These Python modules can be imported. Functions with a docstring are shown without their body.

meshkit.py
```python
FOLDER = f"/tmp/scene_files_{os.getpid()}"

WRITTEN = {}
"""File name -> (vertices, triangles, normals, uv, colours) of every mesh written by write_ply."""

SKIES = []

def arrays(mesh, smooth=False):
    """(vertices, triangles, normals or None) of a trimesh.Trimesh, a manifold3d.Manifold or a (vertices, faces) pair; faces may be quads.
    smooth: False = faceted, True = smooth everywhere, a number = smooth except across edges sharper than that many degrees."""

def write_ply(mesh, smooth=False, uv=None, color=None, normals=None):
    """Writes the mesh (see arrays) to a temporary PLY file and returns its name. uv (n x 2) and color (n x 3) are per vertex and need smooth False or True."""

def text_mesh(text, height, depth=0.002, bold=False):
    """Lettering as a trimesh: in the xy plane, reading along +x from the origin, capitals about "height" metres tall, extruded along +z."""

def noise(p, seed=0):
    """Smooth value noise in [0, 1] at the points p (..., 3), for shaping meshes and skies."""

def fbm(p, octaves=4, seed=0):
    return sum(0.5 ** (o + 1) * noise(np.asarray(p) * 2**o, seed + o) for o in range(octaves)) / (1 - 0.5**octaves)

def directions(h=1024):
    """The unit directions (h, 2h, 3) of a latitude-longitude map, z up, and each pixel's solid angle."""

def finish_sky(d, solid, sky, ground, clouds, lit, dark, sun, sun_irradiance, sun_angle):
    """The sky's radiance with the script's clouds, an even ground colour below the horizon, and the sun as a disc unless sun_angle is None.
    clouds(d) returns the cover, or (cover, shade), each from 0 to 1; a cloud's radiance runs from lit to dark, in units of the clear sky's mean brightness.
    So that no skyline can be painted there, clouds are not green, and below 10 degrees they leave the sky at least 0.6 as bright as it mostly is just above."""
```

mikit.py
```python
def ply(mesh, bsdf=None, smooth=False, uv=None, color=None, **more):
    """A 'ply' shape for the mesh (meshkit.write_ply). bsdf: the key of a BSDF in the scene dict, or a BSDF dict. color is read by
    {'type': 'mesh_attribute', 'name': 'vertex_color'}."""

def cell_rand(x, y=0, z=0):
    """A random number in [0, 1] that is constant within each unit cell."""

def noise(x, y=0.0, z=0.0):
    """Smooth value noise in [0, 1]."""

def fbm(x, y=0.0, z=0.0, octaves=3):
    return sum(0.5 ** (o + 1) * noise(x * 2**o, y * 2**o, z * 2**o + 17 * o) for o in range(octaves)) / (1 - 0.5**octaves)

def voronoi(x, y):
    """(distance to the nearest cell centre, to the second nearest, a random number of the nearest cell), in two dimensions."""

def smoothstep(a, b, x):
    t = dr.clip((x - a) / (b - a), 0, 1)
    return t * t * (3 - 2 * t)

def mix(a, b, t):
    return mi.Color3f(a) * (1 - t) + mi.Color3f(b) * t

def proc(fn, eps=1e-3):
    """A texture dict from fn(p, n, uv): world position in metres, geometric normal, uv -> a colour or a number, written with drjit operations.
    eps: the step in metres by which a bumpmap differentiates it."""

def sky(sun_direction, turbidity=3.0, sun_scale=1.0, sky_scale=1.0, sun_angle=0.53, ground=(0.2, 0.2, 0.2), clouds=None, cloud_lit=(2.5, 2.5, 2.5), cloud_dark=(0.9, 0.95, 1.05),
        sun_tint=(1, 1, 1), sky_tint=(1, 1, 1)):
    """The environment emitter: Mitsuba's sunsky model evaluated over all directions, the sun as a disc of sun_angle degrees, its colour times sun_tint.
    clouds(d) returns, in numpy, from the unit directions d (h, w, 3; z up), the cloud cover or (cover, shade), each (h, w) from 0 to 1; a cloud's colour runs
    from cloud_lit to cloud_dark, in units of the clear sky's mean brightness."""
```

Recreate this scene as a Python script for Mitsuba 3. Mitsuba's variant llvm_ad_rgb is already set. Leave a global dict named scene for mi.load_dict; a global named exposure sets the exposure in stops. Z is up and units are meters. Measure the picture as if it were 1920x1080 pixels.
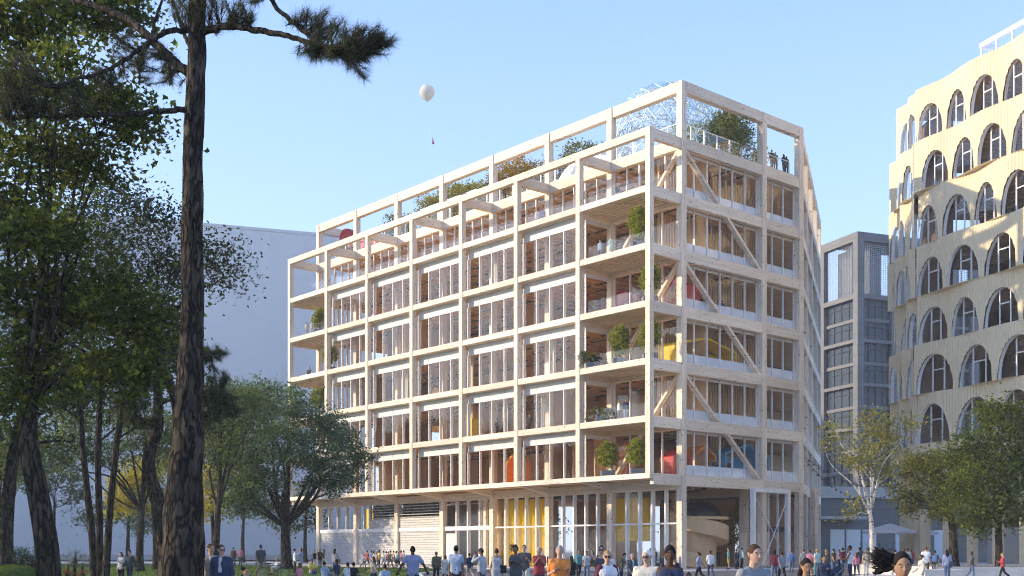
import math, random
import numpy as np, trimesh, mitsuba as mi, drjit as dr
import manifold3d as m3
from manifold3d import Manifold
import shapely.geometry as sg, shapely.affinity as sa, shapely.ops as so
import meshkit, mikit
from mikit import noise, fbm, voronoi, cell_rand, smoothstep, mix, proc

T = mi.ScalarTransform4f
scene, labels = {}, {}

# ---------------------------------------------------------------- camera, sky, exposure
F, HOR, EYE = 2195.0, 1033.0, 1.5          # focal length and horizon row in photograph pixels, eye height
scene['camera'] = {'type': 'perspective', 'fov': math.degrees(2 * math.atan(960 / F)), 'fov_axis': 'x',
    'near_clip': 0.5, 'far_clip': 3000.0, 'principal_point_offset_x': 0.0, 'principal_point_offset_y': -(HOR - 540) / 1080,
    'to_world': T().look_at(origin=[0, 0, EYE], target=[0, 1, EYE], up=[0, 0, 1])}
SUN_EL = math.radians(19.6)
SUN = (-.9992 * math.cos(SUN_EL), -.04 * math.cos(SUN_EL), math.sin(SUN_EL))
def veil(d):
    """thin pale haze that thickens towards the horizon"""
    el = np.degrees(np.arcsin(np.clip(d[..., 2], 0, 1)))
    w = meshkit.fbm(np.stack([d[..., 0] * 2.2, d[..., 1] * 2.2, d[..., 2] * 9], -1), 4) - .5
    return .62 * np.exp(-el / 15.0) + .06 + .16 * w
scene['sky'] = mikit.sky(SUN, turbidity=2.4, sun_scale=.95, sky_scale=2.45, sun_tint=(.92, 1.0, 1.22), sky_tint=(.88, .92, 1.13), ground=(.22, .21, .2), clouds=veil, cloud_lit=(.90, 1.0, 1.36))
exposure = 2.35
HAZE = .00038

# ---------------------------------------------------------------- helpers
_used = set()
def numbered(name):
    k, i = name, 0
    while k in _used:
        i += 1; k = '%s_%03d' % (name, i)
    _used.add(k); return k

def thing(name, label, cat=None, group=None, kind=None):
    k = numbered(name); d = {'label': label}
    if cat: d['category'] = cat
    if group: d['group'] = group
    if kind: d['kind'] = kind
    labels[k] = d
    return k

def ent(key, mesh, bsdf, smooth=False, color=None, label=None, kind=None, raw=False):
    """One entry. key: full key (thing__part); numbered unless raw."""
    k = key if raw else numbered(key)
    if not isinstance(mesh, trimesh.Trimesh):
        v, f, _ = meshkit.arrays(mesh); mesh = trimesh.Trimesh(v, f, process=False)
    col = None
    if color is not None:
        col = np.asarray(color, float)
        if col.ndim == 1: col = np.tile(col, (len(mesh.vertices), 1))
        if smooth not in (False, True): smooth = True
    scene[k] = mikit.ply(mesh, bsdf, smooth=smooth, color=col)
    if label or kind:
        d = labels.setdefault(k, {})
        if label: d['label'] = label
        if kind: d['kind'] = kind
    return k

def px(u, v, Y):
    return np.array([(u - 960) / F * Y, Y, EYE + (HOR - v) / F * Y])
def pxm(Y): return F / Y                      # photograph pixels per metre at depth Y
def gy(v): return EYE * F / (v - HOR)         # depth of the ground seen at row v

def cbox(x0, x1, y0, y1, z0, z1, c=.012):
    """box with chamfered edges, 24 vertices"""
    c = min(c, .3 * min(x1 - x0, y1 - y0, z1 - z0))
    if c < .002:
        return trimesh.creation.box(bounds=[[x0, y0, z0], [x1, y1, z1]])
    lo, hi = np.array([x0, y0, z0]), np.array([x1, y1, z1])
    P = []
    for i in (0, 1):
        for j in (0, 1):
            for k in (0, 1):
                q = np.where([i, j, k], hi, lo); d = np.where([i, j, k], -c, c)
                for ax in range(3):
                    r = q + d; r[ax] = q[ax]; P.append(r)
    return trimesh.convex.convex_hull(np.array(P)) if False else trimesh.Trimesh(np.array(P), CB_F, process=False)
def _cbf():
    P = []
    for i in (0, 1):
        for j in (0, 1):
            for k in (0, 1):
                q = np.array([i, j, k], float); d = np.where([i, j, k], -.1, .1)
                for ax in range(3):
                    r = q + d; r[ax] = q[ax]; P.append(r)
    P = np.array(P); from scipy.spatial import ConvexHull
    h = ConvexHull(P); f = h.simplices.copy()
    n = np.cross(P[f[:, 1]] - P[f[:, 0]], P[f[:, 2]] - P[f[:, 0]])
    bad = (n * (P[f].mean(1) - .5)).sum(1) < 0
    f[bad] = f[bad][:, ::-1]; return f
CB_F = _cbf()

class Frame:
    """wall frame: a along, n outward, z up"""
    def __init__(self, o, a, n):
        self.o = np.array([o[0], o[1], 0.]); self.a = np.array([a[0], a[1], 0.]); self.n = np.array([n[0], n[1], 0.])
        self.flip = np.cross(self.a, self.n)[2] < 0
    def pt(self, a, n, z): return self.o + self.a * a + self.n * n + np.array([0, 0, z])
    def mesh(self, m):
        v = np.asarray(m.vertices); f = np.asarray(m.faces)
        w = self.o + v[:, :1] * self.a + v[:, 1:2] * self.n + v[:, 2:] * np.array([0, 0, 1.])
        return trimesh.Trimesh(w, f[:, ::-1] if self.flip else f, process=False)
    def box(self, a0, a1, n0, n1, z0, z1, c=.012): return self.mesh(cbox(a0, a1, n0, n1, z0, z1, c))
    def quad(self, a0, a1, n, z0, z1):
        m = trimesh.Trimesh([[a0, n, z0], [a1, n, z0], [a1, n, z1], [a0, n, z1]], [[0, 1, 2], [0, 2, 3]], process=False)
        v = self.mesh(m); nn = np.cross(v.vertices[1] - v.vertices[0], v.vertices[2] - v.vertices[0])
        return v if nn @ self.n > 0 else trimesh.Trimesh(v.vertices, v.faces[:, ::-1], process=False)
    def side(self, a, n0, n1, z0, z1):
        return self.mesh(trimesh.Trimesh([[a, n0, z0], [a, n1, z0], [a, n1, z1], [a, n0, z1]], [[0, 1, 2], [0, 2, 3]], process=False))

def cat(ms): return trimesh.util.concatenate([m for m in ms if m is not None])

def bar(p, q, w, h, up=(0, 0, 1), c=.01):
    """rectangular bar from p to q"""
    p, q = np.asarray(p, float), np.asarray(q, float); d = q - p; L = np.linalg.norm(d); d /= L
    u = np.cross(d, up); u /= np.linalg.norm(u); t = np.cross(u, d)
    m = cbox(0, L, -w / 2, w / 2, -h / 2, h / 2, c)
    v = p + m.vertices[:, :1] * d + m.vertices[:, 1:2] * (-u) + m.vertices[:, 2:] * t
    return trimesh.Trimesh(v, m.faces, process=False)

def tube(P, R, n=6, cap=True):
    """tapered tube along points"""
    P = np.asarray(P, float); R = np.broadcast_to(np.asarray(R, float), len(P))
    D = np.gradient(P, axis=0); D /= np.linalg.norm(D, axis=1, keepdims=True) + 1e-9
    a = np.cross(D[0], [.31, .22, .93]); 
    if np.linalg.norm(a) < .1: a = np.cross(D[0], [1, 0, 0])
    ang = np.linspace(0, 2 * np.pi, n, endpoint=False)
    V = []
    for p, d, r in zip(P, D, R):
        a = a - d * (a @ d); a /= np.linalg.norm(a); b = np.cross(d, a)
        V.append(p + r * (np.cos(ang)[:, None] * a + np.sin(ang)[:, None] * b))
    V = np.vstack(V); F_ = []
    for i in range(len(P) - 1):
        j = np.arange(n); k = (j + 1) % n
        F_.append(np.stack([i * n + j, i * n + k, (i + 1) * n + k], 1)); F_.append(np.stack([i * n + j, (i + 1) * n + k, (i + 1) * n + j], 1))
    if cap:
        V = np.vstack([V, P[0], P[-1]]); j = np.arange(n); k = (j + 1) % n; e = len(V)
        F_.append(np.stack([np.full(n, e - 2), k, j], 1)); F_.append(np.stack([np.full(n, e - 1), (len(P) - 1) * n + j, (len(P) - 1) * n + k], 1))
    return trimesh.Trimesh(V, np.vstack(F_), process=False)

def curve(pts, k=8):
    """smooth Catmull-Rom through the points"""
    P = np.asarray(pts, float)
    if len(P) < 3: return np.array([P[0] + (P[-1] - P[0]) * t for t in np.linspace(0, 1, k)])
    E = np.vstack([2 * P[0] - P[1], P, 2 * P[-1] - P[-2]]); out = []
    for i in range(1, len(E) - 2):
        for t in np.linspace(0, 1, k, endpoint=False):
            a, b, c, d = E[i - 1:i + 3]
            out.append(.5 * (2 * b + (c - a) * t + (2 * a - 5 * b + 4 * c - d) * t * t + (3 * b - a - 3 * c + d) * t ** 3))
    return np.array(out + [P[-1]])

def extrude(poly, z0, z1):
    if poly.geom_type != 'Polygon': return cat([extrude(g, z0, z1) for g in poly.geoms if g.area > 1e-4])
    m = trimesh.creation.extrude_polygon(poly, z1 - z0); m.apply_translation([0, 0, z0]); return m
def sheet(poly, z):
    if poly.geom_type != 'Polygon': return cat([sheet(g, z) for g in poly.geoms if g.area > 1e-4])
    v, f = trimesh.creation.triangulate_polygon(poly)
    m = trimesh.Trimesh(np.c_[v, np.full(len(v), z)], f, process=False)
    if m.face_normals[:, 2].mean() < 0: m.invert()
    return m

# ---------------------------------------------------------------- building frame (s along the long facade, t along the short one)
C0 = np.array([14.05, 97.0]); D1 = np.array([-.6536, .7568]); D2 = np.array([.7568, .6536])
def st(s, t): return C0 + s * D1 + t * D2
def stz(s, t, z): q = st(s, t); return np.array([q[0], q[1], z])

# ---------------------------------------------------------------- materials
def rgbt(c): return {'type': 'rgb', 'value': [float(x) for x in c]}
def two(b): return {'type': 'twosided', 'bsdf': b}
def prin(c, rough=.6, metallic=0., spec=.4, **k):
    b = {'type': 'principled', 'roughness': float(rough), 'metallic': float(metallic), 'specular': float(spec), **k}
    b['base_color'] = c if isinstance(c, dict) else rgbt(c); return two(b)

def stp(p):
    x, y = p.x - float(C0[0]), p.y - float(C0[1])
    return x * float(D1[0]) + y * float(D1[1]), x * float(D2[0]) + y * float(D2[1])
TA, TB = (.82, .72, .59), (.67, .555, .43)
def wood(along, across, B_s, B_t, p_z, lam=.16, knots=1.0):
    q = across / lam; fr = q - dr.floor(q)
    board = cell_rand(dr.floor(q), dr.floor(along / 3.1 + 7.3 * cell_rand(dr.floor(q))))
    g = fbm(along * 1.1, across * 26.0, 0.0, 3)
    k1, _, r1 = voronoi(along * .85, across * 1.9)
    kn = (1 - smoothstep(.05, .10, k1)) * knots * dr.select(r1 > .35, mi.Float(1), mi.Float(0))
    c = mix(TA, TB, dr.clip(.55 * board + .9 * (g - .35), 0, 1))
    line = 1 - .30 * (1 - smoothstep(0, .06, dr.minimum(fr, 1 - fr)))
    wear = .93 + .14 * noise(along * .35, across * .6, 3.0)
    bay = .86 + .24 * cell_rand(dr.floor(B_s / 8.1), dr.floor((p_z - 7.75) / 4.65), dr.floor(B_t / 10.8))
    return mix(c * line * wear * bay, (.30, .19, .11), kn * .95)
def f_beam(p, n, uv):
    s, t = stp(p); return wood(s + t, p.z, s, t, p.z)
def f_col(p, n, uv):
    s, t = stp(p); return wood(p.z, s + t, s, t, p.z)
scene['timber_beam'] = prin(proc(f_beam), .62)
scene['timber_post'] = prin(proc(f_col), .62)
def f_warm(p, n, uv):
    s, t = stp(p); q = (s) / .6; b = cell_rand(dr.floor(q), dr.floor(p.z / 4.65), dr.floor(t / 2.4))
    g = fbm(s * 3.0, t * 3.0, p.z * .8, 3)
    return mix((.70, .52, .32), (.56, .39, .22), dr.clip(.6 * b + .7 * (g - .3), 0, 1))
scene['timber_warm'] = prin(proc(f_warm), .6)
scene['white_metal'] = prin((.78, .79, .80), .35)
scene['white_panel'] = prin((.66, .66, .66), .5)
scene['grey_steel'] = prin((.42, .45, .48), .35, .6)
scene['dark_metal'] = prin((.05, .055, .06), .45)
scene['pane_glass'] = {'type': 'thindielectric', 'int_ior': 1.36}
scene['tinted'] = prin((.30, .34, .40), .12, spec=.6)
scene['frosted'] = prin((.62, .67, .74), .25, spec=.5)
scene['mid_wood'] = prin((.27, .175, .10), .7)
scene['screed'] = prin((.45, .40, .34), .7)
scene['cloth'] = prin({'type': 'mesh_attribute', 'name': 'vertex_color'}, .8, spec=.25)
scene['gloss'] = prin({'type': 'mesh_attribute', 'name': 'vertex_color'}, .3, spec=.5)
scene['leaf'] = {'type': 'principledthin', 'base_color': {'type': 'mesh_attribute', 'name': 'vertex_color'}, 'roughness': .38, 'diff_trans': 1.0, 'eta': 1.35}
def f_bark(p, n, uv):
    a = p.x * 9 + p.y * 6
    g = fbm(a, p.y * 9 - p.x * 4, p.z * 3.2, 4); m = fbm(p.x * 2.3, p.y * 2.3, p.z * 1.1, 3)
    lich = smoothstep(.60, .85, fbm(p.x * 6, p.y * 6, p.z * 4.0, 4))
    rd = dr.abs(fbm(a * .9 + 3, p.y * 8 - p.x * 4 + 5, p.z * 2.0, 3) - .5) * 2; ck = smoothstep(.02, .22, rd)
    c = mix((.010, .008, .007), (.078, .060, .045), ck * (.35 + .65 * smoothstep(.25, .75, g))) * (.55 + .9 * m)
    return mix(c, (.15, .15, .11), lich * .45)
def f_barkb(p, n, uv):
    rd = dr.abs(fbm((p.x * 9 + p.y * 6) * .9 + 3, p.y * 8 - p.x * 4 + 5, p.z * 2.0, 3) - .5) * 2
    return smoothstep(.02, .22, rd) * .6 + .4 * fbm(p.x * 12, p.y * 12, p.z * 5, 3)
scene['bark'] = two({'type': 'bumpmap', 'arbitrary': {**proc(f_barkb, .01)}, 'scale': .09,
    'bsdf': {'type': 'principled', 'base_color': proc(f_bark), 'roughness': .85, 'specular': .2}})
def f_birch(p, n, uv):
    g = smoothstep(.62, .7, noise(p.x * 3, p.y * 3, p.z * 9)); return mix((.66, .62, .56), (.12, .10, .09), g)
scene['pale_bark'] = prin(proc(f_birch), .7)

# ---------------------------------------------------------------- the ground, paving, road, lawn
def f_asphalt(p, n, uv):
    g = fbm(p.x * .35, p.y * .35, 0., 4); f = noise(p.x * 9, p.y * 9); st_ = smoothstep(.55, .75, noise(p.x * .12 + 4, p.y * .5))
    return mix((.075, .076, .082), (.12, .118, .118), dr.clip(.7 * g + .3 * f, 0, 1)) * (1 - .25 * st_)
def f_paving(p, n, uv):
    s, t = stp(p); a, b = s / 1.2, t / .6
    fa, fb = a - dr.floor(a), b - dr.floor(b)
    j = dr.maximum(1 - smoothstep(0, .02, dr.minimum(fa, 1 - fa)), 1 - smoothstep(0, .035, dr.minimum(fb, 1 - fb)))
    r = cell_rand(dr.floor(a), dr.floor(b)); w = fbm(p.x * .5, p.y * .5, 0., 3)
    c = mix((.44, .36, .34), (.54, .47, .45), r) * (.72 + .5 * w)
    return mix(c, (.17, .15, .14), j * .6)
def f_plaza(p, n, uv):
    a, b = p.x / .9, p.y / .9
    fa, fb = a - dr.floor(a), b - dr.floor(b)
    j = dr.maximum(1 - smoothstep(0, .02, dr.minimum(fa, 1 - fa)), 1 - smoothstep(0, .02, dr.minimum(fb, 1 - fb)))
    r = cell_rand(dr.floor(a), dr.floor(b)); w = fbm(p.x * .4, p.y * .4, 0., 3)
    return mix(mix((.36, .36, .37), (.46, .45, .44), r) * (.75 + .5 * w), (.16, .16, .16), j * .6)
def f_grass(p, n, uv):
    g = fbm(p.x * .3, p.y * .3, 0., 3); f = fbm(p.x * 7, p.y * 7, 0., 2)
    return mix((.045, .085, .018), (.12, .155, .035), dr.clip(.65 * g + .45 * f, 0, 1))
def f_conc(p, n, uv):
    g = fbm(p.x * 1.3 + p.z, p.y * 1.3, p.z * 3, 4); return mix((.42, .40, .37), (.60, .58, .55), g)
scene['asphalt'] = prin(proc(f_asphalt), .75)
scene['paving'] = prin(proc(f_paving), .7)
scene['plaza_stone'] = prin(proc(f_plaza), .7)
scene['grass_ground'] = prin(proc(f_grass), .9, spec=.1)
scene['concrete'] = prin(proc(f_conc), .75)

def struct(name, mesh, bsdf, label, smooth=False):
    k = ent(name, mesh, bsdf, smooth); labels[k] = {'label': label, 'kind': 'structure'}; return k

# base sheet: falls a little towards the camera
def gz(x, y):
    t = np.clip((72 - y) / 34, 0, 1); t = t * t * (3 - 2 * t)
    return -.13 - .05 * t
ys = np.r_[-120, -60, -20, np.linspace(0, 90, 31), 120, 200, 400, 1400]; xs = np.r_[-1500, -500, np.linspace(-120, 120, 13), 500, 1500]
X, Y_ = np.meshgrid(xs, ys); V = np.stack([X.ravel(), Y_.ravel(), gz(X, Y_).ravel()], 1)
nx = len(xs); FF = []
for i in range(len(ys) - 1):
    for j in range(nx - 1):
        a = i * nx + j; FF += [[a, a + 1, a + nx + 1], [a, a + nx + 1, a + nx]]
struct('ground', trimesh.Trimesh(V, FF, process=False), 'asphalt', 'dark asphalt ground running under the whole square', True)

BPOLY = sg.Polygon([st(0, -1.0), st(0, 16.3), st(0, 16.3) + 31.8 * np.array([.305, .952]), st(40, 46), st(56.7, 30), st(56.7, -1.0)])
pav = BPOLY.buffer(6.2, join_style=2)
struct('pavement', extrude(pav, -.3, 0.), 'paving', 'pinkish stone pavement around the foot of the timber office building')
kerb = pav.buffer(.3, join_style=2).difference(pav)
struct('kerb', extrude(kerb, -.3, -.012), 'concrete', 'pale kerb edging the pavement of the timber building')
# lawn: left of the diagonal road that runs along the long facade
lawn = sg.Polygon([(-160, 60), (-4.5, 60), (-6.5, 80), st(14, -13.5), st(34, -13.2), st(62, -13.0), (-62, 138), (-160, 138)])
def lawn_z(P):
    return -.06 - .0 * P[:, 0]
struct('lawn', extrude(lawn, -.3, -.03), 'grass_ground', 'sunlit green lawn with people resting on it')
lk = lawn.buffer(.25, join_style=2).difference(lawn)
struct('lawn_kerb', extrude(lk, -.3, -.018), 'concrete', 'narrow pale kerb round the lawn')
near_lawn = sg.Polygon([(-160, 8), (-9, 8), (-7, 40), (-6, 57), (-160, 57)])
struct('near_lawn', extrude(near_lawn, -.4, -.135), 'grass_ground', 'shaded grass below the dark park trees')
path = sg.Polygon([(-160, 140), (-40, 140), (-40, 160), (-160, 160)]).union(sg.Polygon([(-41, 146), (-20, 150), (-20, 160), (-41, 160)]))
struct('far_path', extrude(path, -.3, .02), 'concrete', 'pale sunlit strip of pavement in front of the far block')
plz = sg.Polygon([(22, 20), (150, 20), (150, 260), (60, 260), (46, 150), (36, 120), (30, 92), (20, 70)]).difference(pav.buffer(2))
struct('plaza', extrude(plz, -.4, -.05), 'plaza_stone', 'grey stone paved plaza full of pedestrians beside the timber building')

# grass blades over the strip of lawn in view
rng = np.random.default_rng(5)
n = 42000
gx = rng.uniform(-60, -5, n); gyy = 61 + 62 * rng.random(n) ** 1.3
ok = np.array([lawn.contains(sg.Point(a, b)) for a, b in zip(gx, gyy)]); gx, gyy = gx[ok], gyy[ok]; n = len(gx)
h = rng.uniform(.05, .13, n); a = rng.uniform(0, 6.28, n); w = .022
b0 = np.stack([gx, gyy, np.full(n, -.04)], 1); dx = np.stack([np.cos(a) * w, np.sin(a) * w, 0 * a], 1)
tip = b0 + np.stack([rng.normal(0, .03, n), rng.normal(0, .03, n), h], 1)
V = np.stack([b0 - dx, b0 + dx, tip], 1).reshape(-1, 3); Fc = np.arange(3 * n).reshape(-1, 3)
cc = np.repeat(np.array([.07, .12, .025]) * rng.uniform(.6, 1.5, (n, 1)) * np.array([1, 1, 1]) + rng.uniform(0, .03, (n, 1)) * [1, .6, 0], 3, axis=0)
k = ent('grass', trimesh.Trimesh(V, Fc, process=False), 'leaf', False, cc)
labels[k] = {'label': 'short green grass blades on the sunlit lawn', 'category': 'grass', 'kind': 'stuff'}

# ---------------------------------------------------------------- the timber office building
TB_ = thing('timber_office_building', 'seven storey timber frame office building with glazed bays, corner loggias and a roof pergola', 'building')
def part(name, mesh, bsdf, **k): return ent(TB_ + '__' + name, mesh, bsdf, **k)
FL = Frame(C0, D1, -D2); FR = Frame(C0, D2, -D1)
E3 = np.array([.305, .9524]); E3 /= np.linalg.norm(E3)
FE = Frame(st(0, 16.3), E3, np.array([E3[1], -E3[0]]))
LV = [7.8 + 4.65 * k for k in range(7)]      # floor levels: 7.8 ... 35.7 (roof)
TOP = 40.4
SC = [8.1 * i for i in range(8)]; OUT = 3.9
TCOL = [0, 10.8, 16.3]; ECOL = [0, 8, 16, 24, 31.8]
b = 'timber_beam'; c = 'timber_post'
# outer frame of the long facade
for i, s in enumerate(SC):
    part('column', FL.box(s - .25, s + .25, OUT - .25, OUT + .25, LV[0] - .02 if 0 < i < 7 else LV[0] - .02, LV[6] - .6 if 0 < i < 7 else LV[6]), c)
part('beam', FL.box(SC[0] + .25, SC[7] - .25, OUT - .22, OUT + .24, LV[6] - .62, LV[6]), b)
for k, L in enumerate(LV[:6]):
    for i in range(7):
        part('beam', FL.box(SC[i] + .25, SC[i + 1] - .25, OUT - .2, OUT + .2, L - (.42 if k == 0 else .52), L), b)
part('edge_beam', FL.box(-.25, SC[7] + .25, OUT - .24, OUT + .25, LV[0] - .44, LV[0] - .02), b)
# main columns on the facade line, and the tall roof frame
for i, s in enumerate(SC):
    part('column', FL.box(s - .3, s + .3, -.3, .3, 0, TOP), c)
for i in range(7):
    part('beam', FL.box(SC[i] + .32, SC[i + 1] - .44, -.29, .29, TOP - .92, TOP - .003), b)
    part('connector', FL.box(SC[i + 1] - .445, SC[i + 1] - .295, -.2, .2, TOP - .86, TOP - .06), 'grey_steel')
    part('beam', FL.box(SC[i] + .3, SC[i + 1] - .3, -.27, .27, LV[6] - .92, LV[6] + .03), b)
    part('beam', FL.box(SC[i] + .3, SC[i + 1] - .3, -.25, .25, LV[0] - 1.2, LV[0] - .45), b)
for L in LV[:6]:
    for i in (0, 6):
        part('beam', FL.box(SC[i] + .3, SC[i + 1] - .3, -.25, .25, L - .9 + (.0 if L > 8 else .47), L - .32), b)
# cross beams from outer column to facade column at every level
for k, L in enumerate(LV):
    for i, s in enumerate(SC):
        top = L - .05 if k == 6 else L - .31
        if k in (0, 6) or i in (0, 1, 6, 7):
            if i in (0, 7) and k < 6: top = L - .004
            if k == 0 and 0 < i < 7:
                # tapered bracket under the cantilever
                P = [[.3, L - .95], [OUT - .25, L - .47], [OUT - .25, L - .36], [.3, L - .36]]
                m = extrude(sg.Polygon(P), -.2, .2); v = m.vertices.copy()
                m2 = trimesh.Trimesh(np.c_[s + v[:, 2], v[:, 0], v[:, 1]], m.faces, process=False)
                mm = FL.mesh(m2); mm.fix_normals(); part('bracket', mm, b)
            else:
                part('cross_beam', FL.box(s - .2, s + .2, .3, OUT - .25, L - .9, top), b)
# short facade: columns, beams, braces
for t in TCOL[1:]:
    part('column', FR.box(t - .32, t + .32, -.3, .3, 0, TOP), c)
for a0, a1 in ((0, 10.8), (10.8, 16.3)):
    for L in LV: part('beam', FR.box(a0 + .32, a1 - .32, -.28, .26, L - .92, L), b)
    part('beam', FR.box(a0 + .34, a1 - .34, -.29, .29, TOP - .92, TOP - .003), b)
for z1 in (34.8, 25.5, 16.2):
    part('brace', bar(FR.pt(.2, .0, z1), FR.pt(10.5, .0, z1 - 8.6), .24, .46, up=FR.n), b)
    part('brace', bar(FL.pt(.2, -.0, z1), FL.pt(7.9, .0, z1 - 8.6), .24, .46, up=FL.n), b)
# rear oblique facade
for a in ECOL[1:]: part('column', FE.box(a - .3, a + .3, -.3, .3, 0, TOP), c)
for a0, a1 in zip(ECOL[:-1], ECOL[1:]):
    for L in LV: part('beam', FE.box(a0 + .3, a1 - .3, -.28, .28, L - .92, L), b)
    part('beam', FE.box(a0 + .3, a1 - .3, -.28, .28, TOP - .92, TOP), b)
    for k in range(6):
        zf, zc = LV[k], LV[k + 1] - .92
        for j in range(1, 5): part('mullion', FE.box(a0 + (a1 - a0) * j / 5 - .05, a0 + (a1 - a0) * j / 5 + .05, -.3, .02, zf, zc, 0), 'white_metal')
        part('pane', FE.quad(a0 + .3, a1 - .3, -.2, zf, zc), 'pane_glass')
        part('spandrel', FE.box(a0 + .3, a1 - .3, -.27, -.24, zf, zf + .9, 0), 'frosted')
    for j in range(1, 6): part('mullion', FE.box(a0 + (a1 - a0) * j / 6 - .06, a0 + (a1 - a0) * j / 6 + .06, -.3, .05, 0, LV[0] - .92, 0), 'grey_steel')
    part('pane', FE.quad(a0 + .3, a1 - .3, -.2, .05, LV[0] - .92), 'pane_glass')
# far end frame of the roof pergola
part('beam', bar(stz(56.7, .3, TOP - .47), stz(56.7, 26, TOP - .47), .5, .9), b)
part('column', cbox(0, .6, 0, .6, 0, TOP - LV[6]).apply_translation(stz(56.7, 26, LV[6]) - [.3, .3, 0]), c)

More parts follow.
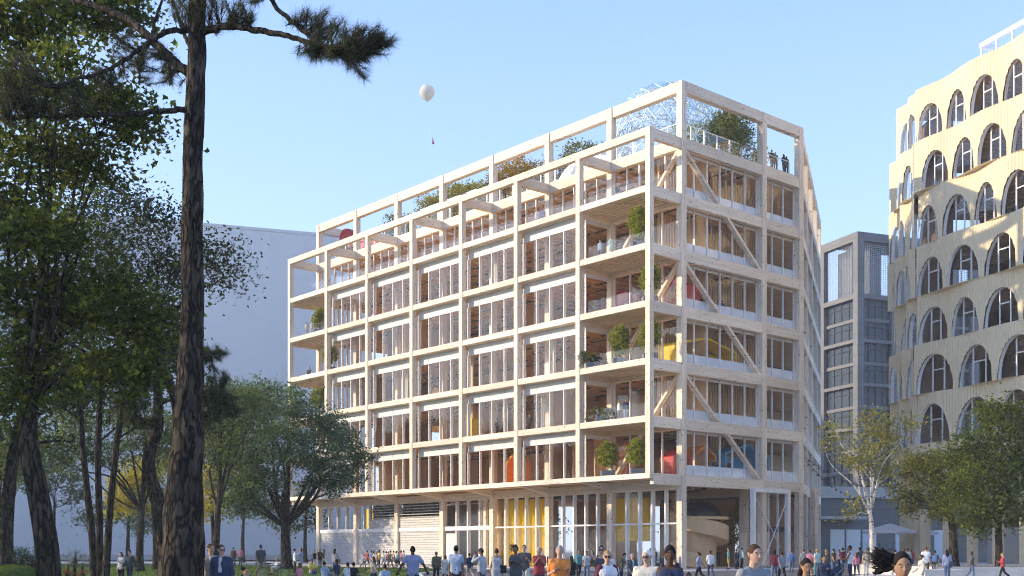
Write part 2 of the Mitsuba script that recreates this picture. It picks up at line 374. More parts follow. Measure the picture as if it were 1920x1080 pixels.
# floor slabs with ribbed soffits
BASE = [st(0, -OUT + .2), st(0, 0), st(-.0, 16.3), st(0, 16.3) + 31.6 * E3, st(40, 46), st(56.7, 30), st(56.7, -OUT + .2)]
full = sg.Polygon(BASE)
main = sg.Polygon([st(0.2, .0), st(.28, 16.2), st(0.3, 16.3) + 31.4 * E3, st(40, 46), st(56.7, 30), st(56.7, 0)])
for k, L in enumerate(LV):
    pl = full.buffer(-.03, join_style=2) if k < 6 else main
    kk = part('floor_slab', extrude(pl, L - .30, L - .01), 'timber_warm')
    if k < 6:
        ribs = []
        for nn in np.arange(.6, OUT - .3, .56):
            segs = [(SC[0] + .22, SC[1] - .22), (SC[6] + .22, SC[7] - .22)] if k else [(SC[i] + .22, SC[i + 1] - .22) for i in range(0)]
            if k and nn > 2.9: segs = [(SC[i] + .22, SC[i + 1] - .22) for i in range(7)]
            for a0, a1 in segs: ribs.append(FL.box(a0, a1, nn - .15, nn + .15, L - .50, L - .295, 0))
        if k:
            for a0, a1 in ((SC[0] + .2, SC[1] - .2), (SC[6] + .2, SC[7] - .2)): ent(kk + '__soffit_board', FL.box(a0, a1, .3, OUT - .25, L - .32, L - .303, 0), 'mid_wood')
        if ribs: ent(kk + '__soffit_ribs', cat(ribs), 'timber_beam', kind='stuff')
    # ceiling joists and light baffles of the rooms under this slab
    if k >= 0:
        js = [cat([]) if 0 else None]
        for s in np.arange(1.5, 56, 1.35):
            m = FL.box(s - .07, s + .07, -12, (-.4 if (s < 8.1 or s > 48.6 or k in (0, 6)) else 2.3), L - .55, L - .29, 0); js.append(m)
        ent(kk + '__joists', cat(js), 'timber_warm', kind='stuff')
        r2 = np.random.default_rng(70 + k); bf = []
        for s in np.arange(1.0, 55, 2.7):
            for t in np.arange(1.2, 11, 2.2):
                if r2.random() < .8:
                    q = r2.uniform(-.3, .3); bf.append(FL.box(s, s + r2.uniform(1.2, 2.2), -t - q - .09, -t - q + .09, L - .82, L - .7, 0))
        ent(TB_ + '__ceiling_lights', cat(bf), 'dark_metal', kind='stuff')

# glazed bays of the long facade
GN = 3.12
def window_row(fr, a0, a1, n, z0, z1, k, fin=.55, mw=.04, head=None, deep=.12, fin_b='timber_warm', ends=True, fd=None):
    """k panes between a0 and a1: white mullion, timber fin behind, pane, optional header panels"""
    for j in range(k + 1):
        a = a0 + (a1 - a0) * j / k
        if ends or 0 < j < k:
            part('mullion', fr.box(a - mw, a + mw, n - .02, n + deep, z0, z1, 0), 'white_metal')
            if fin: part('fin', fr.box(a - mw * .8, a + mw * .8, n - .02 - fin, n - .025, z0, z1, 0), fin_b)
        if j < k:
            b_ = a0 + (a1 - a0) * (j + 1) / k
            part('pane', fr.quad(a + mw, b_ - mw, n + .02, z0, z1), 'pane_glass')
            if head: part('header_panel', fr.box(a + .012, b_ - .012, n - .08, n + .10, z1 + .012, z1 + head, .01), 'white_panel')
for k in range(5):
    zf, zc = LV[k], LV[k + 1] - .30
    for i in range(1, 6):
        g = 0.9
        window_row(FL, SC[i] + g, SC[i + 1], GN, zf, zc - 1.12, 4, fin=.16, head=1.10, fin_b='timber_post')
        # narrow bay end without a header
        part('pane', FL.quad(SC[i] + .1, SC[i] + g - .06, GN, zf, zc), 'pane_glass')
        part('rail_post', FL.box(SC[i] + g - .16, SC[i] + g - .06, GN - .05, GN + .14, zf, zc, 0), 'grey_steel')
        part('sill', FL.box(SC[i] + .05, SC[i + 1], GN - .2, GN + .12, zf, zf + .05, 0), 'white_metal')
    # returns beside the corner loggias
    for s, sg_ in ((SC[1], 1), (SC[6], -1)):
        part('header_panel', FL.box(s - .06, s + .06, .3, GN + .1, zc - .95, zc, .01), 'white_panel')
        part('pane', FL.side(s, .3, GN - .05, zf, zc - .95), 'pane_glass')
        part('mullion', FL.box(s - .06, s + .06, GN, GN + .11, zf, zc - .95, 0), 'white_metal')
    for i in (0, 6):
        window_row(FL, SC[i] + .35, SC[i + 1] - .35, -.1, zf, LV[k + 1] - .92, 4, fin=.1)
for i in range(7):
    window_row(FL, SC[i] + .35, SC[i + 1] - .35, -.1, LV[5], LV[6] - .95, 5, fin=.12)
# short facade windows
for a0, a1, kk in ((.32, 10.48, 6), (11.12, 15.98, 3)):
    for k in range(6):
        zf, zc = LV[k], LV[k + 1] - .92
        window_row(FR, a0, a1, -.42, zf, zc, kk, fin=.06, deep=.12, mw=.03)
        for j in range(kk):
            p0, p1 = a0 + (a1 - a0) * j / kk, a0 + (a1 - a0) * (j + 1) / kk
            part('spandrel', FR.box(p0 + .06, p1 - .06, -.50, -.44, zf, zf + .92, 0), 'frosted')
            part('blind', FR.box(p0 + .06, p1 - .06, -.50, -.45, zc - .22, zc, 0), 'white_panel')
# vertical timber slat screens inside the short facade
for k in range(6):
    zf, zc = LV[k], LV[k + 1] - .56; m = []
    for t in np.arange(1.2, 15.8, .36):
        if k == 0 and t < 5: continue
        m.append(FR.box(t, t + .19, -3.82, -3.6, zf, zc, 0))
    part('slat_screen', cat(m), 'timber_warm', kind='stuff')
# rooms: core and partitions
rp = np.random.default_rng(11)
for k in range(6):
    zf, zc = LV[k], LV[k + 1] - .57
    part('core_wall', FL.box(11, 45, -20, -9.2, zf, zc), 'timber_warm')
    part('core_wall', FL.box(13, 17, -34, -20.1, zf, zc), 'timber_warm')
    for s in np.arange(9, 50, 4.05):
        if rp.random() < .2 and k < 5: part('partition', FL.box(s + .9, s + 1.0, -9, rp.uniform(-1.5, 2.0), zf, zc, 0), 'mid_wood' if rp.random() < .5 else 'timber_warm')
    # pale curtains and cupboards just behind the glass
    for i in range(1, 6):
        if k == 5: break
        for j in range(5):
            w0 = SC[i] + .9 + 7.2 * j / 5
            if rp.random() < .07:
                m = [FL.box(w0 + .1 + q * .11, w0 + .17 + q * .11, 1.7 + .05 * (q % 2), 1.78 + .05 * (q % 2), zf, zc - .3, 0) for q in range(int(rp.integers(4, 11)))]
                part('curtain', cat(m), 'linen')
scene['linen'] = prin((.66, .60, .52), .85, spec=.1)

# glass balustrades of the loggias and of the setback terrace
def rail(fr, a0, a1, n, z, h=1.1, side=None, step=2.0):
    k = max(1, round((a1 - a0) / step))
    for j in range(k):
        p0, p1 = a0 + (a1 - a0) * j / k, a0 + (a1 - a0) * (j + 1) / k
        part('balustrade', fr.quad(p0 + .02, p1 - .02, n, z, z + h) if side is None else fr.side(side, p0 + .02, p1 - .02, z, z + h), 'pane_glass')
for k in range(6):
    rail(FL, .25, 7.85, OUT - .3, LV[k]); rail(FL, 48.9, 56.4, OUT - .3, LV[k])
    rail(FL, .3, OUT - .25, 0, LV[k], side=.02); rail(FL, .3, OUT - .25, 0, LV[k], side=56.68)
for i in range(1, 6): rail(FL, SC[i] + .27, SC[i + 1] - .27, OUT - .3, LV[5], .95)
# roof railing with white posts
for fr, a0, a1, st_ in ((FL, .3, 56.4, 2.03), (FR, .5, 16, 1.72)):
    kk = round((a1 - a0) / st_)
    for j in range(kk + 1):
        a = a0 + (a1 - a0) * j / kk
        part('railing_post', fr.box(a - .05, a + .05, -.95, -.85, LV[6], LV[6] + 1.75, 0), 'white_metal')
        if j < kk: part('balustrade', fr.quad(a + .06, a + (a1 - a0) / kk - .06, -.9, LV[6] + .1, LV[6] + 1.65), 'pane_glass')
    part('handrail', fr.box(a0, a1, -.94, -.86, LV[6] + 1.72, LV[6] + 1.78, 0), 'white_metal')

# ---- ground floor of the long facade
TZ = 3.8; GZ = LV[0] - 1.2
def glass_bay(i, thick, k=5, n=-.05):
    a0, a1 = SC[i] + .3, SC[i + 1] - .3
    for j in range(1, k):
        a = a0 + (a1 - a0) * j / k; part('mullion', FL.box(a - .09, a + .09, n - .3, n + .1, .02, GZ), 'white_metal')
    part('transom', FL.box(a0, a1, n - .1, n + .16, TZ - thick / 2, TZ + thick / 2), 'white_metal')
    for j in range(k):
        p0, p1 = a0 + (a1 - a0) * j / k, a0 + (a1 - a0) * (j + 1) / k
        part('pane', FL.quad(p0 + .09, p1 - .09, n, .02, TZ - thick / 2), 'pane_glass'); part('pane', FL.quad(p0 + .09, p1 - .09, n, TZ + thick / 2, GZ), 'pane_glass')
def louvre(i, a0, a1, z0, z1, open_from=None, n=.02):
    m = []; z = z0
    while z < z1 - .05:
        op = open_from is not None and z > open_from
        pr = np.array([[n - .02, z + .02], [n + .05, z + .03], [n + .05, z + .07], [n - .0, z + .25], [n - .02, z + .25]]) if not op else np.array([[n - .05, z + .10], [n + .10, z + .05], [n + .10, z + .10], [n - .05, z + .15]])
        q3 = extrude(sg.Polygon(pr), a0, a1); vv = q3.vertices; q = FL.mesh(trimesh.Trimesh(np.c_[vv[:, 2], vv[:, 0], vv[:, 1]], q3.faces, process=False)); q.fix_normals(); m.append(q); z += .26 if not op else .30
    m.append(FL.box(a0, a1, n - .06, n - .03, z0, z1 if open_from is None else open_from, 0))
    return cat(m)
for i in (0, 1, 2): glass_bay(i, .14)
glass_bay(3, .42, 4)
part('door', FL.box(SC[4] - 2.4, SC[4] - .6, .06, .12, .02, 3.3), 'white_panel', label='white double door in the ground floor glazing')
for i, up in ((4, 'louvre'), (5, 'half'), (6, 'glass')):
    a0, a1 = SC[i] + .3, SC[i + 1] - .3
    part('transom', FL.box(a0, a1, -.1, .16, TZ - .2, TZ + .2), 'white_metal')
    part('shutter', louvre(i, a0, a1, .05, TZ - .2), 'shutter_grey', kind='stuff', label='closed pale slatted shutter below the white transom')
    if up == 'louvre': part('shutter', louvre(i, a0, a1, TZ + .2, GZ, GZ - 1.6), 'shutter_grey', kind='stuff', label='slatted shutter with its upper slats tilted open')
    else:
        lo = a0
        if up == 'half':
            part('shutter', louvre(i, a0, a0 + 5.2, TZ + .2, GZ, GZ - 1.6), 'shutter_grey', kind='stuff', label='half width slatted shutter over the upper glazing'); lo = a0 + 5.2
        k = 2 if up == 'half' else 4
        for j in range(k + 1):
            a = lo + (a1 - lo) * j / k; part('mullion', FL.box(a - .08, a + .08, -.3, .1, TZ + .2, GZ), 'white_metal')
            if j < k: part('pane', FL.quad(a + .08, a + (a1 - lo) / k - .08, 0, TZ + .2, GZ), 'pane_glass')
    part('room_wall', FL.box(SC[i] + .3, SC[i + 1] - .3, -6.2, -6, 0, GZ), 'linen' if i == 4 else 'yellow_cloth')
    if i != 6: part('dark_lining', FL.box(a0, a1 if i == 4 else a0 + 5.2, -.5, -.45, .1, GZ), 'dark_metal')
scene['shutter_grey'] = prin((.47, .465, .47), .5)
scene['yellow_cloth'] = prin((.82, .62, .03), .8, spec=.1)
scene['orange_cloth'] = prin((.75, .30, .05), .8, spec=.1)
# yellow pleated curtains behind the third bay and deeper in the hall
def pleats(fr, a0, a1, n, z0, z1, amp=.12, pitch=.36):
    aa = np.arange(a0, a1, pitch / 8); nn = n + amp * np.sin(2 * np.pi * aa / pitch)
    V = np.vstack([np.c_[aa, nn, np.full(len(aa), z0)], np.c_[aa, nn, np.full(len(aa), z1)]]); m = len(aa); j = np.arange(m - 1)
    return fr.mesh(trimesh.Trimesh(V, np.vstack([np.c_[j, j + 1, j + m + 1], np.c_[j, j + m + 1, j + m]]), process=False))
part('curtain', pleats(FL, 17.6, 24.2, -1.3, .1, 6.5), 'yellow_cloth', smooth=True, label='tall yellow pleated curtain behind the ground floor glass')
part('curtain', pleats(FL, 9.8, 15.0, -7.0, 2.4, 6.5), 'yellow_cloth', smooth=True, label='yellow curtain hanging deeper in the hall')
part('room_wall', FL.box(24.5, 24.7, -9, -.8, 0, 6.6), 'timber_warm'); part('room_wall', FL.box(24.7, 32.3, -5.3, -5.1, 0, 6.6), 'linen')
part('room_wall', FL.box(15.5, 24.5, -11.2, -11, 0, 6.6), 'timber_warm')
for s in SC[:3]:
    for t in (10.8, 21.6): part('inner_column', FL.box(s + 2 - .3, s + 2 + .3, -t - .3, -t + .3, 0, LV[0] - .3), c)
part('ground_floor', sheet(sg.Polygon(BASE[1:6] + [st(56.7, 0)]).buffer(-.35), .015), 'screed')
# hall: back glazing and gallery seen through the entrance
for a0, a1 in ((6, 12.5), (13.6, 24)): part('room_wall', FL.box(a0, a1, -24.2, -24, 0, 6.9), 'timber_warm')
part('room_wall', FL.box(6, 24, -24.4, -24.22, 4.6, 7.2), 'mid_wood')
part('gallery', FR.box(0.5, 9, -26, -25.6, 3.2, 4.0), 'timber_warm')
for t in (0, 3, 6, 9): part('inner_column', FR.box(t, t + .35, -25.9, -25.5, 0, 6.9), c)
# ---- ground floor of the short facade: portal, glazing
for a in (12.2, 13.6, 15.0): part('mullion', FR.box(a - .06, a + .06, -.5, -.3, .02, LV[0] - .92), 'white_metal')
part('pane', FR.quad(11.1, 16, -.4, .05, LV[0] - .92), 'pane_glass')
part('transom', FR.box(11.1, 16, -.5, -.36, 3.2, 3.7), 'dark_metal')
PT = thing('entrance_portal', 'tall white steel entrance portal with crossed tie rods in front of the short facade', 'portal')
for a0, a1, z0, z1 in ((8.6, 8.95, 0, 6.65), (13.6, 13.95, 0, 6.65), (8.6, 13.95, 6.65, 7.0)):
    ent(PT + ('__post' if z0 == 0 else '__lintel'), FR.box(a0, a1, .35, .8, z0, z1, .02), 'white_metal')
ent(PT + '__threshold', FR.box(8.95, 13.6, .35, .8, .004, .2, .02), 'grey_steel')
ent(PT + '__pane', FR.quad(8.95, 13.6, .58, .2, 6.65), 'pane_glass')
for (a0, z0, a1, z1) in ((9.1, 6.4, 12.8, 1.8), (13.4, 5.8, 10.0, .3)):
    ent(PT + '__tie_rod', tube([FR.pt(a0, .5 if z0 > 6 else .66, z0), FR.pt(a1, .5 if z0 > 6 else .66, z1)], .04, 6), 'white_metal')

# ---- spiral stair with a dark dome in the entrance hall
SP = thing('spiral_stair', 'plywood helical stair with a dark dome on top inside the open entrance', 'staircase')
oc = np.array([*st(4.0, 7.0), 0])
ent(SP + '__drum', trimesh.creation.cylinder(1.5, 4.2, sections=32).apply_translation(oc + [0, 0, 2.12]), 'timber_warm', 30)
th = np.linspace(0, 2 * np.pi * 1.35, 70); r0 = 2.5
def ribbon(r, zlo, zhi, thick):
    V = []
    for q, a in enumerate(th):
        z = 4.3 - 4.2 * q / (len(th) - 1); d = np.array([math.cos(a + 2.6), math.sin(a + 2.6), 0])
        V += [oc + d * r + [0, 0, max(z + zlo, .03)], oc + d * (r + thick) + [0, 0, max(z + zlo, .03)], oc + d * (r + thick) + [0, 0, max(z + zhi, .05)], oc + d * r + [0, 0, max(z + zhi, .05)]]
    Fq = []
    for q in range(len(th) - 1):
        for e in range(4): a, b_ = q * 4 + e, q * 4 + (e + 1) % 4; Fq += [[a, b_, b_ + 4], [a, b_ + 4, a + 4]]
    m = trimesh.Trimesh(np.array(V), Fq, process=False); m.fix_normals(); return m
ent(SP + '__parapet', ribbon(r0, -.25, 1.05, .1), 'timber_warm', 40)
ent(SP + '__ramp', ribbon(1.45, -.25, -.12, 1.1), 'timber_warm', 40)
ent(SP + '__platform', trimesh.creation.cylinder(2.6, .25, sections=40).apply_translation(oc + [0, 0, 4.4]), 'timber_warm', 30)
dm = trimesh.creation.icosphere(3, 2.0); dm = dm.slice_plane([0, 0, 0], [0, 0, 1]); dm.vertices[:, 2] *= .72
ent(SP + '__dome', dm.apply_translation(oc + [0, 0, 4.53]), 'gloss', True, (.02, .02, .025), label='dark glossy dome on the stair platform')

# ---------------------------------------------------------------- arched building on the right
AB = thing('arched_building', 'cream ribbed building with rows of arched windows stepping in wavy bands', 'building')
A0 = np.array([38.5, 110.8]); ad = np.array([.349, -.937]); ad /= np.linalg.norm(ad)
FA = Frame(A0, ad, np.array([ad[1], -ad[0]]))
d2 = np.array([-.03, .9995]); FA2 = Frame(A0, d2, np.array([-d2[1], d2[0]]))
def f_rib(p, n, uv):
    g = fbm(p.x * .8 + p.y * .8, p.y * .8 - p.x * .6, p.z * .5, 3); m = noise(p.x * 6 + p.y * 7, p.z * .4)
    return mix((.76, .645, .45), (.68, .56, .37), dr.clip(.9 * g + .1 * m, 0, 1))
scene['ribbed_timber'] = prin(proc(f_rib), .65)
scene['reveal_white'] = prin((.80, .80, .80), .6)
scene['dark_wood'] = prin((.16, .10, .065), .7)
ROWS = [11.55, 16.2, 20.9, 25.5, 30.2, 35.2, 39.9]; ROOF = 45.0
rw = np.random.default_rng(3)
def arch_poly(x, z, hw, h):
    t = np.linspace(0, np.pi, 25); e = 2 / 2.08
    return sg.Polygon(np.c_[x + hw * np.sign(np.cos(t)) * np.abs(np.cos(t)) ** e, z + h * np.sin(t) ** e])
def arch_row(fr, k, length, arches, base, amp, wl, ph, zlo, zhi, rib=.17, rib_to=99):
    nf = lambda a: base + amp * np.sin(2 * np.pi * (a / wl + ph)) 
    holes = [arch_poly(*q) for q in arches]
    wall = sg.box(0, zlo, length, zhi).difference(so.unary_union(holes)) if holes else sg.box(0, zlo, length, zhi)
    ms = []; a = 0.; i = 0
    while a < length - 1e-6:
        w = rib if a < rib_to else .55
        sl = wall.intersection(sg.box(a, zlo - 1, min(a + w, length), zhi + 1))
        for g in getattr(sl, 'geoms', [sl]):
            if g.geom_type == 'Polygon' and g.area > 1e-5:
                v, f = trimesh.creation.triangulate_polygon(g, engine='earcut') if len(g.exterior.coords) > 5 else (np.array(g.exterior.coords)[:-1], np.array([[0, q, q + 1] for q in range(1, len(g.exterior.coords) - 2)]))
                fr_ = (v[:, 0] - a) / w; zig = .09 * (fr_ if i % 2 == 0 else 1 - fr_) * (w < .5)
                ms.append(trimesh.Trimesh(np.c_[v[:, 0], nf(v[:, 0]) + zig, v[:, 1]], f, process=False))
        a += w; i += 1
    m = cat(ms); kk = ent(AB + '__wall', fr.mesh(m), 'ribbed_timber')
    # ledge on top and underside of the band
    aa = np.arange(0, length + .01, .4); V = np.vstack([np.c_[aa, nf(aa) + .03, aa * 0], np.c_[aa, aa * 0 - 1.2, aa * 0]]); q = len(aa); j = np.arange(q - 1)
    Fq = np.vstack([np.c_[j, j + 1, j + q + 1], np.c_[j, j + q + 1, j + q]])
    for zz in (zlo + .003, zhi - .003):
        ent(kk + '__ledge', fr.mesh(trimesh.Trimesh(V + [0, 0, zz], Fq, process=False)), 'ribbed_timber')
    for (x, z, hw, h), g in zip(arches, holes):
        base_, base = base, float(min(nf(x - hw), nf(x), nf(x + hw)))
        P = np.array(g.exterior.coords)[:-1]; n0 = nf(P[:, 0]) + .10; q = len(P)
        V = np.vstack([np.c_[P[:, 0], n0, P[:, 1]], np.c_[P[:, 0], n0 - .34, P[:, 1]]]); j = np.arange(q - 1)
        ent(AB + '__arch_reveal', fr.mesh(trimesh.Trimesh(V, np.vstack([np.c_[j, j + 1, j + q + 1], np.c_[j, j + q + 1, j + q]]), process=False)), 'reveal_white', 40)
        wk = ent(AB + '__window', fr.mesh(trimesh.Trimesh(np.c_[P[:, 0], np.full(q, base - .7), P[:, 1]], trimesh.creation.triangulate_polygon(g, engine='earcut')[1], process=False)) if False else fr.quad(x - hw, x + hw, base - .22, z, z + h), 'pane_glass')
        fm = [fr.box(x + o * hw - .05, x + o * hw + .05, base - .27, base - .16, z, z + h * .96, 0) for o in ((-.3, .38) if hw > 1.2 else (.1,))]
        if hw > 1.2: fm.append(fr.box(x - .3 * hw, x + .38 * hw, base - .26, base - .17, z + h * .58, z + h * .58 + .1, 0))
        ent(wk + '__frame', cat(fm), 'reveal_white'); base = base_
for k, z0 in enumerate(ROWS):
    sp = [5.1, 5.2, 4.3, 4.4, 3.65, 3.6, 3.5][k]; hw = sp * .435; h = [3.6, 3.5, 3.3, 3.3, 3.5, 3.2, 3.3][k]
    off = [2.35, 2.6, 2.0, 2.05, 1.65, 2.9, 1.7][k]
    z1 = ROWS[k + 1] if k < 6 else ROOF
    L = 48.0 if k < 5 else 40.
    base = [.15, .35, .1, .45, .25, .55, .15][k]
    arch_row(FA, k, L, [(off + sp * i, z0 + .02, hw, h) for i in range(int((L - off - hw) / sp) + 1)], base, .22, sp * 2.1, .21 * k, z0 - (1.6 if k == 0 else 0), z1, rib_to=15.5)
    s2 = [2.3, 2.1, 2.3, 2.0, 2.2, 2.2, 2.2][k]; L2 = 6.8 if k < 5 else 5.6
    arch_row(FA2, k, L2, [(1.1 + .25 * (k % 2) + s2 * i, z0 + .02, s2 * .38, h) for i in range(int((L2 - 1.2) / s2) + 1) if 1.1 + .25 * (k % 2) + s2 * i + s2 * .38 < L2 - .1], base, .2, 3.1, .3 * k, z0 - (1.6 if k == 0 else 0), z1)
    poly = sg.Polygon([FA.pt(-.1, .0, 0)[:2], FA.pt(47, .0, 0)[:2], FA.pt(47, -18, 0)[:2], FA2.pt(6.6, -14, 0)[:2], FA2.pt(6.6, 0, 0)[:2]]).buffer(-.15)
    ent(AB + '__floor_slab', extrude(poly, z0 - .5, z0 - .01), 'dark_wood')
    ent(AB + '__back_wall', FA.box(-2, 47, -9.2, -9, z0, z0 + 4.1), 'dark_wood')
    ent(AB + '__back_wall', FA2.box(-1, 6.6, -2.9, -2.7, z0, z0 + 4.1), 'dark_wood')
    js = [FA.box(a - .1, a + .1, -8.8, -.9, z0 + 3.75, z0 + 4.1, 0) for a in np.arange(.5, 46, .9)]
    ent(AB + '__joists', cat(js), 'timber_warm', kind='stuff')
ent(AB + '__roof', extrude(poly, ROOF - .4, ROOF - .05), 'reveal_white')
# glazed open ground floor with ribbed pillars
for i, a in enumerate(np.arange(.6, 46, 3.1)):
    ent(AB + '__pillar', FA.box(a - .35, a + .35, -.6, .1, 0, 9.95, .03), 'ribbed_timber')
for a in np.arange(.6, 46, 3.1):
    ent(AB + '__shop_window', FA.quad(a, a + 3.1, -3.2, .1, 9.9), 'pane_glass')
    ent(AB + '__shop_mullion', FA.box(a - .06, a + .06, -3.3, -3.1, 0, 9.9, 0), 'dark_metal')
for a in np.arange(1, 6.6, 1.9): ent(AB + '__pillar', FA2.box(a - .3, a + .3, -.6, .0, 0, 9.95, .03), 'ribbed_timber')
ent(AB + '__back_wall', FA.box(-2, 47, -10.2, -10, 0, 9.9), 'reveal_white')
ent(AB + '__ground_band', FA.box(0, 47, -3.4, -3.0, 3.6, 4.1), 'dark_metal')
# roof pavilion
RP = [(4.5, 1.4), (4.5, 30.)]
for a in np.arange(5.4, 30, 1.9): ent(AB + '__roof_post', FA.box(a - .07, a + .07, -2.6, -2.45, ROOF - .1, ROOF + 2.3, 0), 'white_metal')
ent(AB + '__roof_beam', FA.box(5.3, 30, -2.7, -2.4, ROOF + 2.3, ROOF + 2.75), 'white_metal')
ent(AB + '__roof_beam', bar(FA.pt(5.4, -2.7, ROOF + 2.5), FA.pt(5.4, -12, ROOF + 2.5), .3, .45), 'white_metal')
for a in np.arange(5.4, 28, 1.9): ent(AB + '__roof_pane', FA.quad(a + .08, a + 1.8, -2.52, ROOF, ROOF + 2.3), 'pane_glass')

# ---------------------------------------------------------------- grey tower block behind
GB = thing('grey_office_block', 'tall grey office block with deep double storey window openings behind the plaza', 'building')
def f_grey(p, n, uv):
    g = fbm(p.x * .3 + p.y * .3, p.z * .3, 0., 3); b = p.z / 1.75; fb = b - dr.floor(b)
    return mix((.14, .14, .145), (.19, .19, .195), g) * (1 - .2 * (1 - smoothstep(0, .05, dr.minimum(fb, 1 - fb))))
scene['grey_stone'] = prin(proc(f_grey), .7)
scene['dark_glass'] = prin((.045, .055, .07), .15, spec=.35)
K0 = np.array([56.1, 190.]); g1 = np.array([-.37, .93]); g1 /= np.linalg.norm(g1); g2 = np.array([g1[1], -g1[0]])
FG1 = Frame(K0, g1, -g2); FG2 = Frame(K0, g2, -g1)
GH = 53.4
ops = [(43.4, 52.0)] + [(43.4 - 7.15 * k - 6.6 - .75, 43.4 - 7.15 * k - .75) for k in range(5)]
for fr, length, cols in ((FG1, 10.2, [(1.2, 8.9)]), (FG2, 26., [(1.3, 6.9), (9.4, 15.2), (17.5, 23.5)])):
    w = sg.box(0, 0, length, GH)
    for (z0, z1) in ops:
        for (a0, a1) in cols: w = w.difference(sg.box(a0, z0, a1, z1))
    m = extrude(w, -.9, 0); v = m.vertices
    mm = fr.mesh(trimesh.Trimesh(np.c_[v[:, 0], v[:, 2], v[:, 1]], m.faces, process=False)); mm.fix_normals()
    ent(GB + '__wall', mm, 'grey_stone')
    for q, (z0, z1) in enumerate(ops):
        for (a0, a1) in cols:
            if q == 0:
                # perforated screen over the plant floor
                sc_ = [fr.box(a0, a1, -.75, -.70, z, z + .05, 0) for z in np.arange(z0 + .1, z1, .3)] + [fr.box(a, a + .04, -.75, -.7, z0, z1, 0) for a in np.arange(a0, a1, .4)]
                ent(GB + '__screen', cat(sc_), 'grey_steel', kind='stuff', label='pale perforated metal screen at the top of the block')
                ent(GB + '__back_wall', fr.box(a0 - .2, a1 + .2, -3.2, -3.0, z0, z1), 'grey_stone')
                continue
            wk = ent(GB + '__window', fr.quad(a0, a1, -.75, z0, z1), 'dark_glass')
            ent(wk + '__band', fr.box(a0, a1, -.72, -.5, (z0 + z1) / 2 - .35, (z0 + z1) / 2 + .2), 'grey_stone')
            for j in range(5): a = a0 + (a1 - a0) * j / 4; ent(wk + '__frame', fr.box(a - .05, a + .05, -.72, -.62, z0, z1, 0), 'dark_metal')
            for z in (z0 + 2.0, z0 + 5.6): ent(wk + '__frame', fr.box(a0, a1, -.73, -.6, z - .05, z + .05, 0), 'dark_metal')
ent(GB + '__core', cbox(0, 1, 0, 1, 0, 1, 0).apply_transform(np.array([[g1[0] * 8.2, g2[0] * 24, 0, K0[0] + (g1 * 1.1 + g2 * 1.1)[0]], [g1[1] * 8.2, g2[1] * 24, 0, K0[1] + (g1 * 1.1 + g2 * 1.1)[1]], [0, 0, GH - 11.5, .5], [0, 0, 0, 1]])), 'dark_metal')
ent(GB + '__roof', sheet(sg.Polygon([FG1.pt(.2, -.2, 0)[:2], FG1.pt(10, -.2, 0)[:2], (FG1.pt(10, 0, 0) + np.r_[g2 * 25.8, 0])[:2], FG2.pt(25.8, -.2, 0)[:2]]), GH - .3), 'grey_stone')
# low annexe with a canopy and shop fronts at its foot
LA = thing('shop_pavilion', 'low glazed shop pavilion with a flat canopy at the foot of the grey block', 'shop')
PA = Frame((39.5, 152), (.96, .28), (.28, -.96))
ent(LA + '__wall', PA.box(0, 40, -6, -.3, 0, 9.5), 'grey_stone'); ent(LA + '__canopy', PA.box(-3.5, 6, -1, 2.5, 5.6, 5.95), 'concrete')
for a in (2.2, 4.6, 7.0, 12, 15, 18): ent(LA + '__shop_window', PA.box(a, a + 2.1, -.3, -.22, .4, 4.3), 'frosted' if a > 5 else 'reveal_white')
ent(LA + '__fascia', PA.box(-.5, 40, -.28, .1, 8.4, 9.9), 'concrete')

# ---------------------------------------------------------------- long pale block behind the park
FBK = thing('pale_background_block', 'very large plain pale blue grey block rising behind the park trees', 'building')
def f_pale(p, n, uv):
    a, b = (p.x + p.y * .33) / 6.0, p.z / 3.6; fa, fb = a - dr.floor(a), b - dr.floor(b)
    j = dr.maximum(1 - smoothstep(0, .012, dr.minimum(fa, 1 - fa)), 1 - smoothstep(0, .02, dr.minimum(fb, 1 - fb)))
    g = fbm(p.x * .06, p.z * .06, 2., 3)
    return mix((.66, .67, .68), (.72, .725, .73), g) * (1 - .045 * j)
scene['pale_cladding'] = prin(proc(f_pale), .7)
bd = np.array([.947, .32]); bd /= np.linalg.norm(bd); FB_ = Frame((-49.3, 190), bd, (bd[1], -bd[0]))
ent(FBK + '__wall', FB_.box(-95, 27, -30, 0, 0, 54.2, .05), 'pale_cladding')
ent(FBK + '__parapet', FB_.box(-95.05, 27.05, -30.05, .08, 54.2, 54.7, .03), 'pale_cladding')
ent(FBK + '__plinth', FB_.box(-95, 27, .0, .12, 0, .9, .02), 'concrete')

